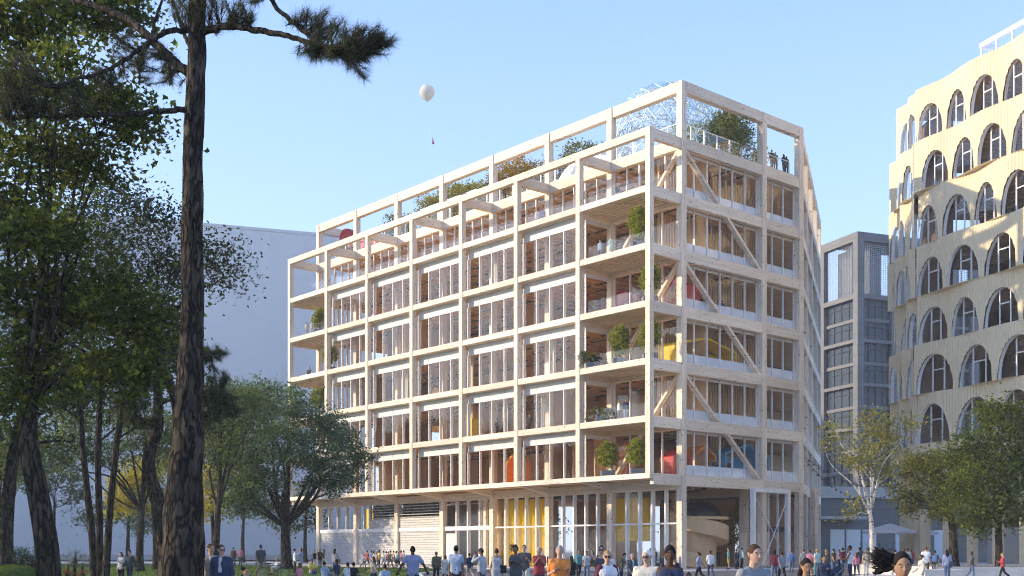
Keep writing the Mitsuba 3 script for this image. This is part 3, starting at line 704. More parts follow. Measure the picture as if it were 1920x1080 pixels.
# ---------------------------------------------------------------- trees
def leaf_mesh(C, size, asp, rng, up=.5, col=(.06, .1, .03), var=.35, warm=.0, lobed=False):
    """small folded leaves at the points C"""
    n = len(C)
    nrm = rng.normal(0, 1, (n, 3)); nrm[:, 2] = np.abs(nrm[:, 2]) + up; nrm /= np.linalg.norm(nrm, axis=1, keepdims=True)
    a = rng.normal(0, 1, (n, 3)); a[:, 2] -= .35; a -= nrm * (a * nrm).sum(1, keepdims=True); a /= np.linalg.norm(a, axis=1, keepdims=True)
    b = np.cross(nrm, a); L = size * rng.uniform(.7, 1.3, (n, 1)); W = L * asp
    fold = nrm * (W * .22)
    if lobed:
        # star like leaf of five points
        P = [C - a * L * .5, C + b * W * .55 - a * L * .1 + fold, C + b * W * .2 + a * L * .08, C + a * L * .5, C - b * W * .2 + a * L * .08, C - b * W * .55 - a * L * .1 + fold]
        V = np.stack(P, 1).reshape(-1, 3); F_ = (np.arange(n)[:, None, None] * 6 + np.array([[0, 1, 2], [0, 2, 4], [2, 3, 4], [0, 4, 5]])[None]).reshape(-1, 3); q = 6
    else:
        V = np.stack([C - a * L * .5, C + b * W * .5 + fold, C + a * L * .5, C - b * W * .5 + fold], 1).reshape(-1, 3)
        F_ = (np.arange(n)[:, None, None] * 4 + np.array([[0, 1, 2], [0, 2, 3]])[None]).reshape(-1, 3); q = 4
    k = rng.normal(0, 1, (n, 1)); cl = np.asarray(col) * np.exp(var * k) 
    cl = cl * (1 + warm * rng.random((n, 1)) * np.array([1.2, .5, -.2]))
    return trimesh.Trimesh(V, F_, process=False), np.repeat(np.clip(cl, .004, .6), q, axis=0)

def clumps(blobs, per_m2, rng, shell=.5):
    """clump centres in the ellipsoids (centre, radii)"""
    out = []
    for c, r in blobs:
        n = max(4, int(per_m2 * 4 * np.pi * (r[0] * r[1] * r[2]) ** (2 / 3) * .5))
        d = rng.normal(0, 1, (n, 3)); d /= np.linalg.norm(d, axis=1, keepdims=True)
        rad = rng.uniform(shell ** 3, 1, (n, 1)) ** (1 / 3) * rng.uniform(.82, 1.1, (n, 1)); out.append(np.asarray(c) + d * rad * np.asarray(r))
    return np.vstack(out)

def limb_path(p, q, rng, sag=.08, k=7):
    p, q = np.asarray(p, float), np.asarray(q, float); L = np.linalg.norm(q - p)
    m1 = p + (q - p) * .33 + rng.normal(0, .06 * L, 3) + [0, 0, sag * L]; m2 = p + (q - p) * .68 + rng.normal(0, .06 * L, 3) + [0, 0, sag * L]
    return curve([p, m1, m2, q], k)

def tree(name, label, cat_, trunk, radii, blobs, rng, dens=2.2, per=26, cr=.45, size=.16, asp=.55, col=(.06, .1, .03), var=.35, warm=.3,
         bark='bark', group=None, limbs=None, twig_frac=.35, up=.5, lobed=False, shell=.45, fork=None, sides=9):
    k = thing(name, label, cat_, group)
    tp = curve(trunk, 6); rr = np.interp(np.linspace(0, 1, len(tp)), np.linspace(0, 1, len(radii)), radii)
    flare = 1 + .45 * np.exp(-np.linspace(0, 1, len(tp)) * 22); ent(k + '__trunk', tube(tp, rr * flare, sides + 3), bark, True)
    ends = []
    for i, (c, r) in enumerate(blobs):
        if limbs is not None and i not in limbs: continue
        t = fork if fork is not None else rng.uniform(.6, 1); j = min(int(t * (len(tp) - 1)), len(tp) - 1)
        lp = limb_path(tp[j], np.asarray(c) - [0, 0, r[2] * .3], rng); r1 = max(rr[j] * .42, .02)
        ent(k + '__limb', tube(lp, np.linspace(r1, max(r1 * .25, .012), len(lp)), sides - 2), bark, True); ends.append((lp, r1))
    C = clumps(blobs, dens, rng, shell); tw = []
    for c in C[rng.random(len(C)) < twig_frac]:
        if not ends: break
        best = min(ends, key=lambda e: np.min(np.linalg.norm(e[0] - c, axis=1))); q = best[0][max(2, int(np.argmin(np.linalg.norm(best[0] - c, axis=1))) - 1)]
        tw.append(tube(limb_path(q, c, rng, .03, 2), np.linspace(best[1] * .22 + .006, .005, 7), 4, False))
    if tw: ent(k + '__twigs', cat(tw), bark, True, kind='stuff')
    n = len(C) * per; ci = rng.integers(0, len(C), n); sc_ = rng.uniform(.6, 1.4, len(C))
    P = C[ci] + rng.normal(0, 1, (n, 3)) * np.array([1, 1, .62]) * (cr * sc_[ci])[:, None]
    m, cl = leaf_mesh(P, size, asp, rng, up, col, var * .6, warm, lobed)
    q = len(m.vertices) // n; tone = np.exp(rng.normal(0, var * .6, len(C)))[ci]; cl = np.clip(cl * np.repeat(tone, q)[:, None], .004, .6)
    ent(k + '__crown', m, 'leaf', False, cl, kind='stuff')
    return k

def blob(u, v, Y, ru, rv, dY=None):
    s = Y / F; return (px(u, v, Y), (ru * s, (ru * s * .9 if dY is None else dY), rv * s))

rt = np.random.default_rng(21)
G0 = -.15
# 1 broad leaved park tree in the left foreground
Yp = 33
tree('plane_tree', 'big shaded broadleaf tree filling the upper left with a leaning rough trunk', 'tree',
     [[*px(92, 0, Yp)[:2], -.2], px(88, 1030, Yp), px(72, 930, Yp), px(55, 840, Yp), px(58, 770, Yp + .3), px(90, 640, Yp + .6), px(70, 430, Yp + 1)], [.36, .33, .30, .27, .2, .14, .07],
     [blob(u, v, Yp + dy, ru, rv) for u, v, ru, rv, dy in [(30, 30, 80, 60, 0), (125, 25, 70, 50, 1), (215, 20, 75, 40, 2), (20, 150, 70, 60, 1), (110, 150, 60, 60, -1), (205, 215, 70, 45, 1), (255, 225, 42, 38, 2),
      (30, 300, 70, 60, 0), (115, 290, 60, 60, 2), (190, 300, 50, 40, 1), (20, 420, 70, 70, 1), (100, 430, 60, 60, -1), (60, 560, 90, 70, 1), (175, 560, 75, 65, 2), (250, 600, 70, 60, 0), (80, 680, 80, 50, 1), (215, 690, 75, 45, -1), (10, 740, 50, 50, 0)]],
     rt, dens=4.2, per=52, cr=.44, size=.19, asp=.9, col=(.075, .105, .022), var=.5, warm=.5, lobed=True, twig_frac=.3)
# 2 darker small leaved tree behind it
Yq = 46
tree('dark_tree', 'dense dark small leaved tree behind the broadleaf crown at the left', 'tree',
     [[*px(338, 0, Yq)[:2], -.2], px(338, 900, Yq), px(330, 760, Yq), px(280, 630, Yq), px(200, 470, Yq)], [.28, .22, .18, .14, .05],
     [blob(u, v, Yq + dy, ru, rv) for u, v, ru, rv, dy in [(200, 385, 75, 50, 0), (285, 400, 52, 28, 0), (120, 470, 70, 60, 1), (250, 480, 90, 60, -1), (330, 500, 40, 60, 0), (290, 590, 60, 70, 1), (160, 600, 80, 60, 0), (60, 620, 70, 60, 1), (250, 690, 90, 50, 1), (120, 720, 90, 45, 0), (320, 680, 40, 60, 0), (425, 480, 35, 28, -2), (410, 520, 45, 22, -2), (385, 465, 30, 25, -2)]],
     rt, dens=3.8, per=48, cr=.46, size=.17, asp=.5, col=(.046, .062, .03), var=.4, warm=.3)
# 3 far left trunk
Yr = 60
tree('leaning_tree', 'grey barked tree leaning right at the left picture edge behind the big trunk', 'tree',
     [[*px(10, 0, Yr)[:2], -.2], px(12, 980, Yr), px(24, 860, Yr), px(45, 740, Yr)], [.42, .36, .3, .12],
     [blob(u, v, Yr + dy, ru, rv) for u, v, ru, rv, dy in [(20, 700, 70, 45, 0), (100, 760, 70, 40, 2), (40, 790, 60, 40, -1), (140, 820, 50, 28, 1), (180, 740, 60, 40, 1)]], rt, dens=1.8, per=24, cr=.55, size=.24, col=(.06, .09, .022), var=.45, warm=.5)

# pines: needles in tufts
def tuft_mesh(C, D, L, w, per, rng, col, spread=.75):
    n = len(C); I = np.repeat(np.arange(n), per); d = D[I] + rng.normal(0, spread, (n * per, 3)); d /= np.linalg.norm(d, axis=1, keepdims=True)
    b0 = C[I] - D[I] * (rng.random((n * per, 1)) * L * .9); s = np.cross(d, rng.normal(0, 1, (n * per, 3))); s /= np.linalg.norm(s, axis=1, keepdims=True)
    ln = L * rng.uniform(.7, 1.2, (n * per, 1))
    V = np.stack([b0 - s * w, b0 + s * w, b0 + d * ln], 1).reshape(-1, 3)
    cl = np.asarray(col) * np.exp(rng.normal(0, .3, (n, 1)))[I] * np.exp(rng.normal(0, .2, (n * per, 1)))
    return trimesh.Trimesh(V, np.arange(len(V)).reshape(-1, 3), process=False), np.repeat(np.clip(cl, .004, .5), 3, axis=0)

def pine(label, trunk, radii, limbs, tufts, rng, L=.16, w=.006, per=40, col=(.045, .055, .026), name='pine_tree', group=None):
    """limbs: (points, r0, r1); tufts: (blob list, clumps per blob)"""
    k = thing(name, label, 'tree', group); tp = curve(trunk, 10)
    rr = np.interp(np.linspace(0, 1, len(tp)), np.linspace(0, 1, len(radii)), radii)
    m = tube(tp, rr, 22); v = m.vertices; nz = meshkit.fbm(v * [3, 3, 1.2], 3) - .5
    cn = np.repeat(tp, 22, axis=0); v[:len(cn)] += (v[:len(cn)] - cn) * (nz[:len(cn), None] * .42); ent(k + '__trunk', m, 'bark', True)
    lps = []
    for P, r0, r1 in limbs:
        lp = curve(P, 7); lp[1:] += rng.normal(0, .012, (len(lp) - 1, 3)); ent(k + '__limb', tube(lp, np.linspace(r0, r1, len(lp)), 8), 'bark', True); lps.append(lp)
    allp = np.vstack(lps); C, D, tw = [], [], []
    for (c, r), n in tufts:
        pts = clumps([(c, r)], 1, rng, .3); d = rng.normal(0, 1, (n, 3)); d /= np.linalg.norm(d, axis=1, keepdims=True)
        pts = np.asarray(c) + d * np.asarray(r) * rng.uniform(.25, 1, (n, 1)) ** .6
        for p in pts:
            q = allp[np.argmin(np.linalg.norm(allp - p, axis=1))]; tp_ = limb_path(q, p, rng, -.05, 3); tw.append(tube(tp_, np.linspace(.016, .006, len(tp_)), 4, False))
            dd = tp_[-1] - tp_[-4]; dd /= np.linalg.norm(dd) + 1e-9; C.append(p); D.append(dd)
            if rng.random() < .7: C.append(tp_[len(tp_) * 2 // 3]); D.append(dd)
    if tw: ent(k + '__twigs', cat(tw), 'bark', True, kind='stuff')
    m, cl = tuft_mesh(np.array(C), np.array(D), L, w, per, rng, col); ent(k + '__crown', m, 'leaf', False, cl, kind='stuff')
    return k
Y1 = 28
P1 = lambda u, v, dy=0: px(u, v, Y1 + dy)
pine('tall dark pine with a thick trunk crossing the whole picture height at left', 
     [[*P1(338, 0)[:2], -.2], P1(340, 1040), P1(346, 930), P1(353, 800), P1(357, 690), P1(360, 560), P1(361, 430), P1(362, 300), P1(366, 180), P1(369, 70), P1(372, -60), P1(380, -220)],
     [.58, .52, .44, .36, .30, .27, .25, .24, .23, .205, .17, .1],
     [([P1(375, 62), P1(420, 50, -.3), P1(480, 56, -.6), P1(540, 68, -.9), P1(600, 85, -1.2), P1(650, 98, -1.5)], .095, .04),
      ([P1(600, 85, -1.2), P1(560, 50, -1), P1(520, 15, -.8), P1(490, -30, -.6)], .055, .05),
      ([P1(355, 138), P1(320, 110, .3), P1(285, 75, .8), P1(245, 40, 1.3), P1(190, 15, 1.8), P1(100, -10, 2.4)], .12, .07),
      ([P1(362, 55), P1(310, 62, -.5), P1(265, 90, -1), P1(215, 125, -1.6), P1(160, 145, -2), P1(90, 165, -2.5)], .07, .03),
      ([P1(350, 205), P1(290, 210, -.5), P1(200, 215, -1.2), P1(110, 218, -1.8), P1(10, 222, -2.4)], .075, .035),
      ([P1(366, 100), P1(352, 80, .5), P1(330, 20, .8), P1(310, -30, 1)], .06, .04),
      ([P1(285, 75, .8), P1(290, 40, 1.2), P1(305, 0, 1.5)], .06, .03), ([P1(283, 78, .8), P1(265, 110, .7), P1(262, 160, .6)], .04, .02)],
     [(blob(395, 10, Y1 - .3, 45, 28), 26), (blob(455, 12, Y1 - .5, 45, 26), 26), (blob(420, 40, Y1 - .3, 30, 15), 8), (blob(350, 15, Y1, 30, 30), 18), (blob(620, 70, Y1 - 1.3, 50, 38), 50), (blob(690, 80, Y1 - 1.5, 48, 36), 64), (blob(655, 105, Y1 - 1.5, 50, 26), 44), (blob(580, 100, Y1 - 1.2, 36, 16), 16),
      (blob(590, 30, Y1 - 1, 45, 25), 20), (blob(720, 75, Y1 - 1.6, 25, 18), 20), (blob(681, 145, Y1 - 1.5, 6, 5), 3),
      (blob(240, 95, Y1 + .6, 40, 35), 26), (blob(300, 130, Y1 + .4, 45, 45), 40), (blob(30, 190, Y1 - 2.2, 50, 50), 40), (blob(120, 190, Y1 - 1.8, 55, 35), 40), (blob(40, 130, Y1 - 2.2, 50, 40), 30), (blob(210, 150, Y1 - 1.4, 40, 25), 24)], np.random.default_rng(8), L=.26, w=.0045, per=46, col=(.075, .08, .045))
# three slim trunks and the curved one
for i, (tr, lim, tf) in enumerate([
    ([[*px(178, 0, 52)[:2], -.2], px(172, 1000, 52), px(158, 870, 52), px(152, 780, 52), px(150, 680, 52)], [([px(152, 790, 52), px(110, 760, 52), px(70, 750, 52)], .06, .02)], [(blob(120, 740, 52, 60, 24), 30), (blob(160, 690, 52, 50, 30), 30)]),
    ([[*px(187, 0, 51)[:2], -.2], px(187, 1000, 51), px(184, 880, 51), px(186, 780, 51), px(190, 680, 51)], [([px(185, 830, 51), px(220, 800, 51), px(260, 770, 51)], .05, .02)], [(blob(240, 760, 51, 50, 22), 26), (blob(190, 680, 51, 50, 30), 26)]),
    ([[*px(197, 0, 50)[:2], -.2], px(203, 1000, 50), px(212, 900, 50), px(222, 810, 50), px(238, 700, 50)], [([px(222, 820, 50), px(260, 800, 50), px(300, 790, 50)], .05, .02)], [(blob(270, 780, 50, 50, 22), 24), (blob(235, 700, 50, 40, 30), 24)]),
    ([[*px(315, 0, 55)[:2], -.2], px(306, 1000, 55), px(296, 940, 55), px(280, 890, 55), px(281, 850, 55), px(294, 800, 55), px(296, 720, 55), px(290, 640, 55), px(300, 570, 55)], [([px(295, 760, 55), px(350, 740, 55), px(410, 735, 55)], .08, .03), ([px(295, 700, 55), px(350, 690, 55), px(410, 660, 55)], .07, .03)],
     [(blob(405, 745, 55, 46, 18), 54), (blob(395, 665, 55, 36, 18), 34), (blob(425, 775, 55, 36, 10), 24), (blob(410, 705, 55, 26, 14), 20), (blob(385, 790, 55, 36, 16), 30), (blob(300, 620, 55, 60, 45), 60), (blob(260, 690, 55, 50, 30), 40)])]):
    pine(['slim pine trunk leaning left, first of a close group of three', 'slim straight pine trunk, middle of a close group of three', 'slim pine trunk leaning right, last of a close group of three', 'pine with a reddish S-curved trunk just left of the tall dark pine'][i],
         tr, [.165, .155, .14, .12, .08] if i < 3 else [.42, .38, .34, .32, .3, .28, .2, .14, .08], lim, tf, np.random.default_rng(30 + i), L=.38, w=.009, per=46, col=(.07, .09, .045))

# 4 broad tree in the middle, in front of the long facade
Yc = 100
tree('park_tree', 'broad spreading green tree on the lawn in front of the long facade', 'tree',
     [[*px(537, 0, Yc)[:2], -.1], px(536, 1030, Yc), px(535, 980, Yc), px(538, 930, Yc), px(541, 870, Yc), px(540, 800, Yc)], [.5, .44, .37, .26, .17, .07],
     [blob(u, v, Yc + dy, ru, rv) for u, v, ru, rv, dy in [(480, 770, 45, 35, 0), (545, 765, 50, 38, -2), (610, 795, 45, 30, 1), (440, 740, 40, 28, 2), (500, 740, 38, 24, 0), (650, 830, 40, 28, 0), (672, 862, 30, 22, 0), (590, 850, 52, 40, -3), (530, 830, 55, 42, -4), (470, 840, 50, 36, -2), (425, 800, 40, 42, 1), (440, 890, 50, 34, 0), (490, 900, 55, 26, -2), (640, 895, 42, 22, 0), (590, 905, 26, 16, 0), (455, 950, 40, 24, 0), (620, 920, 22, 12, 0)]],
     rt, dens=2.8, per=32, cr=.52, size=.30, asp=.5, col=(.10, .165, .085), var=.45, warm=.5, fork=.38, twig_frac=.25)
ys_ = [('small yellow leaved tree on the lawn, left of the tall dark pine', 97, 292, [(250, 920, 46, 34), (285, 895, 38, 42), (232, 950, 34, 20), (300, 945, 32, 28), (260, 880, 34, 26), (225, 910, 30, 26)]),
       ('small yellow leaved tree on the lawn, just right of the tall dark pine', 105, 402, [(385, 900, 30, 40), (400, 940, 32, 35), (425, 900, 28, 36), (380, 960, 25, 20)])]
for lb, Y, u, bl in ys_:
    tree('yellow_tree', lb, 'tree', [[*px(u, 0, Y)[:2], -.1], px(u - 1, 1020, Y), px(u - 4, 960, Y), px(u - 6, 900, Y)], [.28, .2, .16, .06], [blob(a, b_, Y, c_, d_) for a, b_, c_, d_ in bl], rt, dens=2.0, per=22, cr=.45, size=.32, asp=.6, col=(.48, .42, .08), var=.3, warm=.25)
for lb, Y, base, bl in [('second broad green tree just right of the tall dark pine, overlapping the wide park tree', 92, 405, [(395, 740, 40, 32), (440, 760, 44, 36), (410, 800, 46, 36), (460, 800, 36, 36), (380, 780, 34, 34), (440, 850, 44, 26), (400, 850, 40, 28), (480, 750, 30, 24)]),
        ('broad green tree behind the group of slim pines', 88, 262, [(150, 830, 44, 28), (200, 850, 50, 28), (120, 860, 36, 24), (255, 820, 46, 32), (310, 800, 46, 36), (300, 850, 40, 26), (80, 830, 44, 30), (230, 790, 50, 26), (130, 790, 50, 28)]),
        ('leafy tree at the left edge behind the leaning grey trunk', 84, -8, [(20, 860, 44, 40), (50, 880, 30, 26), (5, 820, 44, 40), (60, 840, 36, 30)])]:
    tree('park_tree', lb, 'tree', [[*px(base, 0, Y)[:2], -.1], px(base, 1030, Y), px(base + 4, 960, Y), px(base + 8, 880, Y), px(base + 10, 800, Y)], [.34, .28, .22, .14, .06], [blob(a, b_, Y + (i % 3) - 1, c_, d_) for i, (a, b_, c_, d_) in enumerate(bl)], rt, dens=2.2, per=28, cr=.5, size=.28, asp=.5, col=(.11, .155, .055), var=.45, warm=.5, fork=.5, twig_frac=.25)
# 5 pale trees further back
for lb, Y, u, bl in [('bare stemmed pale tree far behind, left of the broad park tree', 150, 455, [(440, 925, 40, 22), (475, 940, 36, 20), (455, 900, 30, 20)]),
        ('hazy green tree far behind, right of the broad park tree', 150, 572, [(520, 960, 36, 26), (560, 935, 40, 30), (585, 955, 34, 36), (540, 985, 40, 18)]),
        ('hazy far tree seen between the slim pine trunks and the couple', 145, 240, [(200, 965, 40, 22), (245, 945, 45, 30), (270, 985, 34, 22), (165, 980, 26, 14)]),
        ('hazy far tree behind the leaning big trunk', 140, 100, [(70, 900, 40, 30), (120, 880, 40, 34), (140, 930, 30, 20)]),
        ('far park tree at the left picture edge', 135, 20, [(0, 880, 45, 40), (35, 860, 40, 30), (50, 830, 40, 34)]),
        ('far park tree behind the tall dark pine', 130, 345, [(330, 820, 50, 40), (370, 850, 40, 40), (310, 860, 40, 30), (400, 820, 40, 40)])]:
    tree('far_tree', lb, 'tree', [[*px(u, 0, Y)[:2], -.1], px(u, 1010, Y), px(u + 2, 960, Y), px(u + 1, 920, Y)], [.3, .22, .16, .06], [blob(a, b_, Y, c_, d_) for a, b_, c_, d_ in bl], rt, dens=1.2, per=20, cr=.7, size=.42, asp=.6, col=(.10, .14, .06), var=.35, warm=.3)
# 6 right side: pale birch and two green street trees
tree('birch_tree', 'slender pale trunked tree with sparse yellow leaves on the plaza', 'tree', [[*px(1636, 0, 92)[:2], -.1], px(1635, 1010, 92), px(1633, 975, 92), px(1622, 920, 92), px(1612, 880, 92), px(1600, 820, 92)], [.24, .2, .17, .11, .08, .03],
     [blob(u, v, 92 + dy, ru, rv) for u, v, ru, rv, dy in [(1640, 790, 36, 30, 0), (1655, 830, 40, 34, 1), (1620, 850, 34, 40, -1), (1660, 880, 30, 24, 0), (1570, 810, 26, 16, 0), (1590, 850, 22, 20, 0), (1545, 835, 14, 12, 0), (1685, 860, 26, 20, 2), (1700, 800, 24, 18, 1), (1600, 945, 24, 14, 0), (1585, 965, 18, 10, 0)]],
     rt, dens=2.1, per=22, cr=.5, size=.26, asp=.65, col=(.25, .27, .08), var=.3, warm=.3, bark='pale_bark', fork=.45, twig_frac=.5)
tree('street_tree', 'green street tree with two reddish stems in the raised planter', 'tree', [[*px(1790, 0, 80)[:2], .1], px(1788, 1030, 80), px(1786, 985, 80), px(1775, 940, 80), px(1765, 890, 80)], [.34, .3, .26, .14, .05],
     [blob(u, v, 80 + dy, ru, rv) for u, v, ru, rv, dy in [(1720, 890, 36, 26, 0), (1760, 880, 45, 34, -1), (1715, 940, 30, 24, 1), (1790, 920, 45, 34, 0), (1690, 925, 20, 18, 0), (1770, 955, 34, 20, -1), (1820, 880, 40, 30, 2), (1740, 870, 36, 20, 0), (1700, 960, 18, 10, 0)]],
     rt, dens=3.2, per=34, cr=.42, size=.24, asp=.5, col=(.11, .135, .03), var=.5, warm=.7, fork=.6)
tree('street_tree', 'big glossy green street tree at the right picture edge with a short orange lit trunk', 'tree', [[*px(1874, 0, 72)[:2], .1], px(1873, 1030, 72), px(1872, 985, 72), px(1875, 920, 72), px(1880, 820, 72)], [.26, .22, .2, .15, .06],
     [blob(u, v, 72 + dy, ru, rv) for u, v, ru, rv, dy in [(1875, 790, 50, 34, 0), (1830, 830, 44, 34, -1), (1900, 840, 50, 40, 1), (1850, 880, 55, 36, -2), (1905, 900, 45, 40, -1), (1810, 900, 40, 34, 0), (1860, 940, 55, 32, -2), (1840, 985, 36, 22, 0), (1905, 960, 40, 34, 0), (1885, 772, 46, 26, 0), (1800, 850, 40, 30, 1), (1790, 930, 36, 28, 1), (1825, 960, 30, 24, 0), (1950, 860, 50, 60, 0)]],
     rt, dens=3.4, per=34, cr=.42, size=.27, asp=.42, col=(.10, .14, .035), var=.45, warm=.4, fork=.5)
# 7 park trees outside the picture at the left, whose shade falls on the foreground
for i, (x, y) in enumerate([(-33, 34), (-31, 58), (-72, 112), (-80, 126), (-92, 140), (-70, 136), (-104, 124)]):
    tree('park_tree', ['park tree standing to the left of the shaded foreground, nearest one', 'park tree standing to the left beside the slim pines', 'park tree left of the lawn, nearest', 'park tree left of the lawn, second', 'park tree left of the lawn, by the far path', 'park tree left of the lawn, closest to the building', 'park tree left of the lawn, furthest away'][i], 'tree', [[x, y, -.2], [x, y, 3], [x + .3, y, 7], [x, y, 12]], [.4, .35, .28, .1],
         [((x + dx * (1 + (i > 2)), y + dy * (1 + (i > 2)), z + 2.5 * (i > 2)), (3.2 + 1.2 * (i > 2), 3.2 + 1.2 * (i > 2), 2.4 + (i > 2))) for dx, dy, z in [(0, 0, 14), (2.5, 1, 10.5), (-2.5, -1, 10.5), (1, -2.8, 8.5), (-1, 3, 8.5), (0, 0, 6.2), (1, -2, 16)]], rt, dens=.9, per=18, cr=.8, size=.5, asp=.7, col=(.05, .08, .025), twig_frac=.1)

# ---------------------------------------------------------------- plants on the loggias and the roof
rs = np.random.default_rng(77)
def potted(s, t, L, h, label, kind='round', w=.9):
    k = thing('potted_tree', label, 'potted plant', 'potted trees on the loggias'); o = stz(s, t, L)
    if not labels[k]['label']: pass
    pl = sg.box(-.55, -.55, .55, .55).buffer(.04); m = extrude(pl.difference(sg.box(-.49, -.49, .49, .49)), 0, .5)
    ent(k + '__planter', m.apply_translation(o), 'planter_grey')
    ent(k + '__soil', cbox(-.49, .49, -.49, .49, 0, .42, 0).apply_translation(o), 'soil')
    if kind == 'palm':
        ms, cs = [], []
        for i in range(26):
            a = rs.uniform(0, 6.28); l = rs.uniform(1.0, 1.7); e = rs.uniform(.5, 1.3); d = np.array([math.cos(a), math.sin(a), 0]); n = 9
            P = [o + [0, 0, .5 + rs.uniform(0, .5)] + d * l * q * math.cos(e * .6) + np.array([0, 0, 1]) * (l * e * q - 1.1 * l * q * q) for q in np.linspace(0, 1, n)]
            sd = np.cross(d, [0, 0, 1])
            for q in range(1, n):
                for sgn in (-1, 1):
                    b0 = P[q]; tipp = b0 + sgn * sd * .34 * (1 - .5 * q / n) + d * .22 - [0, 0, .1]; V = [P[q - 1], b0, tipp]; ms.append(trimesh.Trimesh(V, [[0, 1, 2]], process=False)); cs.append(np.tile(np.array([.13, .13, .025]) * rs.uniform(.5, 1.5), (3, 1)))
        ent(k + '__crown', cat(ms), 'leaf', False, np.vstack(cs), kind='stuff'); return k
    ent(k + '__trunk', tube([o + [0, 0, .4], o + [.03, 0, h * .35], o + [0, .02, h * .75]], [.05, .045, .02], 7), 'bark', True)
    bl = [(o + [0, 0, h * .64], (w, w, h * .36)), (o + [rs.uniform(-.2, .2), rs.uniform(-.2, .2), h * .45], (w * .9, w * .9, h * .2)), (o + [.1, 0, h * .8], (w * .75, w * .75, h * .2))]
    C = clumps(bl, 14, rs, .4); P = np.repeat(C, 20, axis=0) + rs.normal(0, .11, (len(C) * 20, 3)); m, cl = leaf_mesh(P, .2, .55, rs, .6, (.24, .30, .045), .45, .5)
    ent(k + '__crown', m, 'leaf', False, cl, kind='stuff'); return k
scene['planter_grey'] = prin((.14, .16, .19), .6); scene['soil'] = prin((.06, .045, .035), .9)
for a in [(2, -3, LV[4], 3.5, 'tall round potted tree on the uppermost corner loggia, behind the corner post'), (.8, -3, LV[3], 3.3, 'round potted tree beside the corner post on the loggia with the red room'),
          (4.2, -3, LV[2], 3.3, 'round potted tree left of its twin on the loggia of the watering woman'), (.8, -3, LV[2], 3.3, 'round potted tree beside the corner post, right of its twin on the same loggia'),
          (5.6, -3, LV[0], 3.0, 'left of two round potted trees on the lowest corner loggia'), (2.2, -3, LV[0], 3.0, 'right of two round potted trees on the lowest corner loggia'),
          (52, -2.8, LV[4], 3.0, 'potted tree behind three people on the upper left end loggia'), (49.2, -3.2, LV[3], 3.1, 'slim potted tree by the second column on the left end loggia')]: potted(*a)
potted(52.4, -2.6, LV[2], 3.2, 'wide bushy potted tree on the lowest visible left end loggia', w=1.1)
potted(6.2, -3, LV[1], 1.6, 'palm in a grey planter beside two chatting people on a loggia', 'palm')
potted(7.2, -3.2, LV[2], 1.1, 'low spiky plant in a planter in front of the watering woman', 'palm')

def shrub(name, label, blobs, dens=3.4, per=28, cr=.34, size=.26, col=(.07, .10, .02), warm=.5, cat_='shrub', stems=None, group=None, asp=.55):
    k = thing(name, label, cat_, group); C = clumps(blobs, dens, rs, .4); P = np.repeat(C, per, axis=0) + rs.normal(0, cr, (len(C) * per, 3)) * [1, 1, .7]
    m, cl = leaf_mesh(P, size, asp, rs, .5, col, .4, warm); ent(k + '__crown', m, 'leaf', False, cl, kind='stuff')
    st_ = []
    for c, r in (stems or blobs): c = np.asarray(c); st_.append(tube(limb_path(c - [0, 0, r[2] * 1.15], c + [0, 0, r[2] * .3], rs, .05, 3), np.linspace(.09, .02, 10), 6))
    ent(k + '__stem', cat(st_), 'bark', True); return k
def rb(s, t, z, a, b=None, c=None): return (stz(s, t, z), (a * 1.18, a * 1.1, (b or a) * 1.15))
R = LV[6]
shrub('roof_tree', 'loose green tree on the roof terrace, left of the geodesic dome', [rb(18, 6, R + 4.4, 1.7, 1.5), rb(20.5, 7, R + 3.6, 1.5, 1.3), rb(16.5, 8, R + 4.2, 1.4, 1.2), rb(19, 6, R + 1.9, 1.4, 1)], col=(0.155, 0.189, 0.056))
shrub('roof_tree', 'bushy green tree on the roof terrace, right of the geodesic dome', [rb(3, 9.4, R + 3.6, 1.4, 1.4), rb(1.5, 8, R + 3.6, 1.2, 1.3), rb(2.5, 10.8, R + 3.8, 1.3, 1.2), rb(1.5, 9.5, R + 1.7, 1.2, 1), rb(4, 8.6, R + 3.4, 1.0, 1.0)], col=(0.133, 0.177, 0.056))
shrub('roof_shrub', 'low yellow green shrub on the roof beside the standing people', [rb(3.6, 11.3, R + 1.8, .8, .9), rb(3.8, 14.6, R + 2.2, .9, .9)], col=(0.287, 0.309, 0.066))
shrub('roof_shrub', 'bright green shrub on the roof inside the dome', [rb(7, 8, R + 4.0, 1.0, .8), rb(5, 8.2, R + 3.6, .9, .8)], col=(0.221, 0.332, 0.044))
shrub('roof_tree', 'autumn coloured tree with orange and green leaves on the roof terrace', [rb(27, 4, R + 3.8, 1.6, 1.6), rb(24.5, 4, R + 4.0, 1.8, 1.5), rb(22.5, 4.5, R + 3.3, 1.4, 1.2), rb(28.4, 4, R + 2.8, 1.2, 1.3), rb(25, 4, R + 1.5, 1.4, .9)], col=(0.309, 0.243, 0.056), warm=.9)
shrub('roof_hedge', 'long yellow green hedge tree on the roof above the grey trellis', [rb(s, 4 + .3 * (i % 2), R + 3.6 + .2 * (i % 3), 1.5, 1.1) for i, s in enumerate(np.arange(32, 41, 1.6))] + [rb(36, 4.5, R + 1.8, 2.5, 1), rb(40.5, 4.5, R + 2.6, 1.6, 1.1)], col=(0.287, 0.299, 0.066))
shrub('roof_shrub', 'round green shrub on the roof, right of the red shelter', [rb(46.2, 4, R + 3.4, 1.3, 1.0), rb(44.8, 4, R + 3.0, 1.0, .9), rb(47.8, 4, R + 2.8, 1.1, .8)], col=(0.199, 0.243, 0.056))
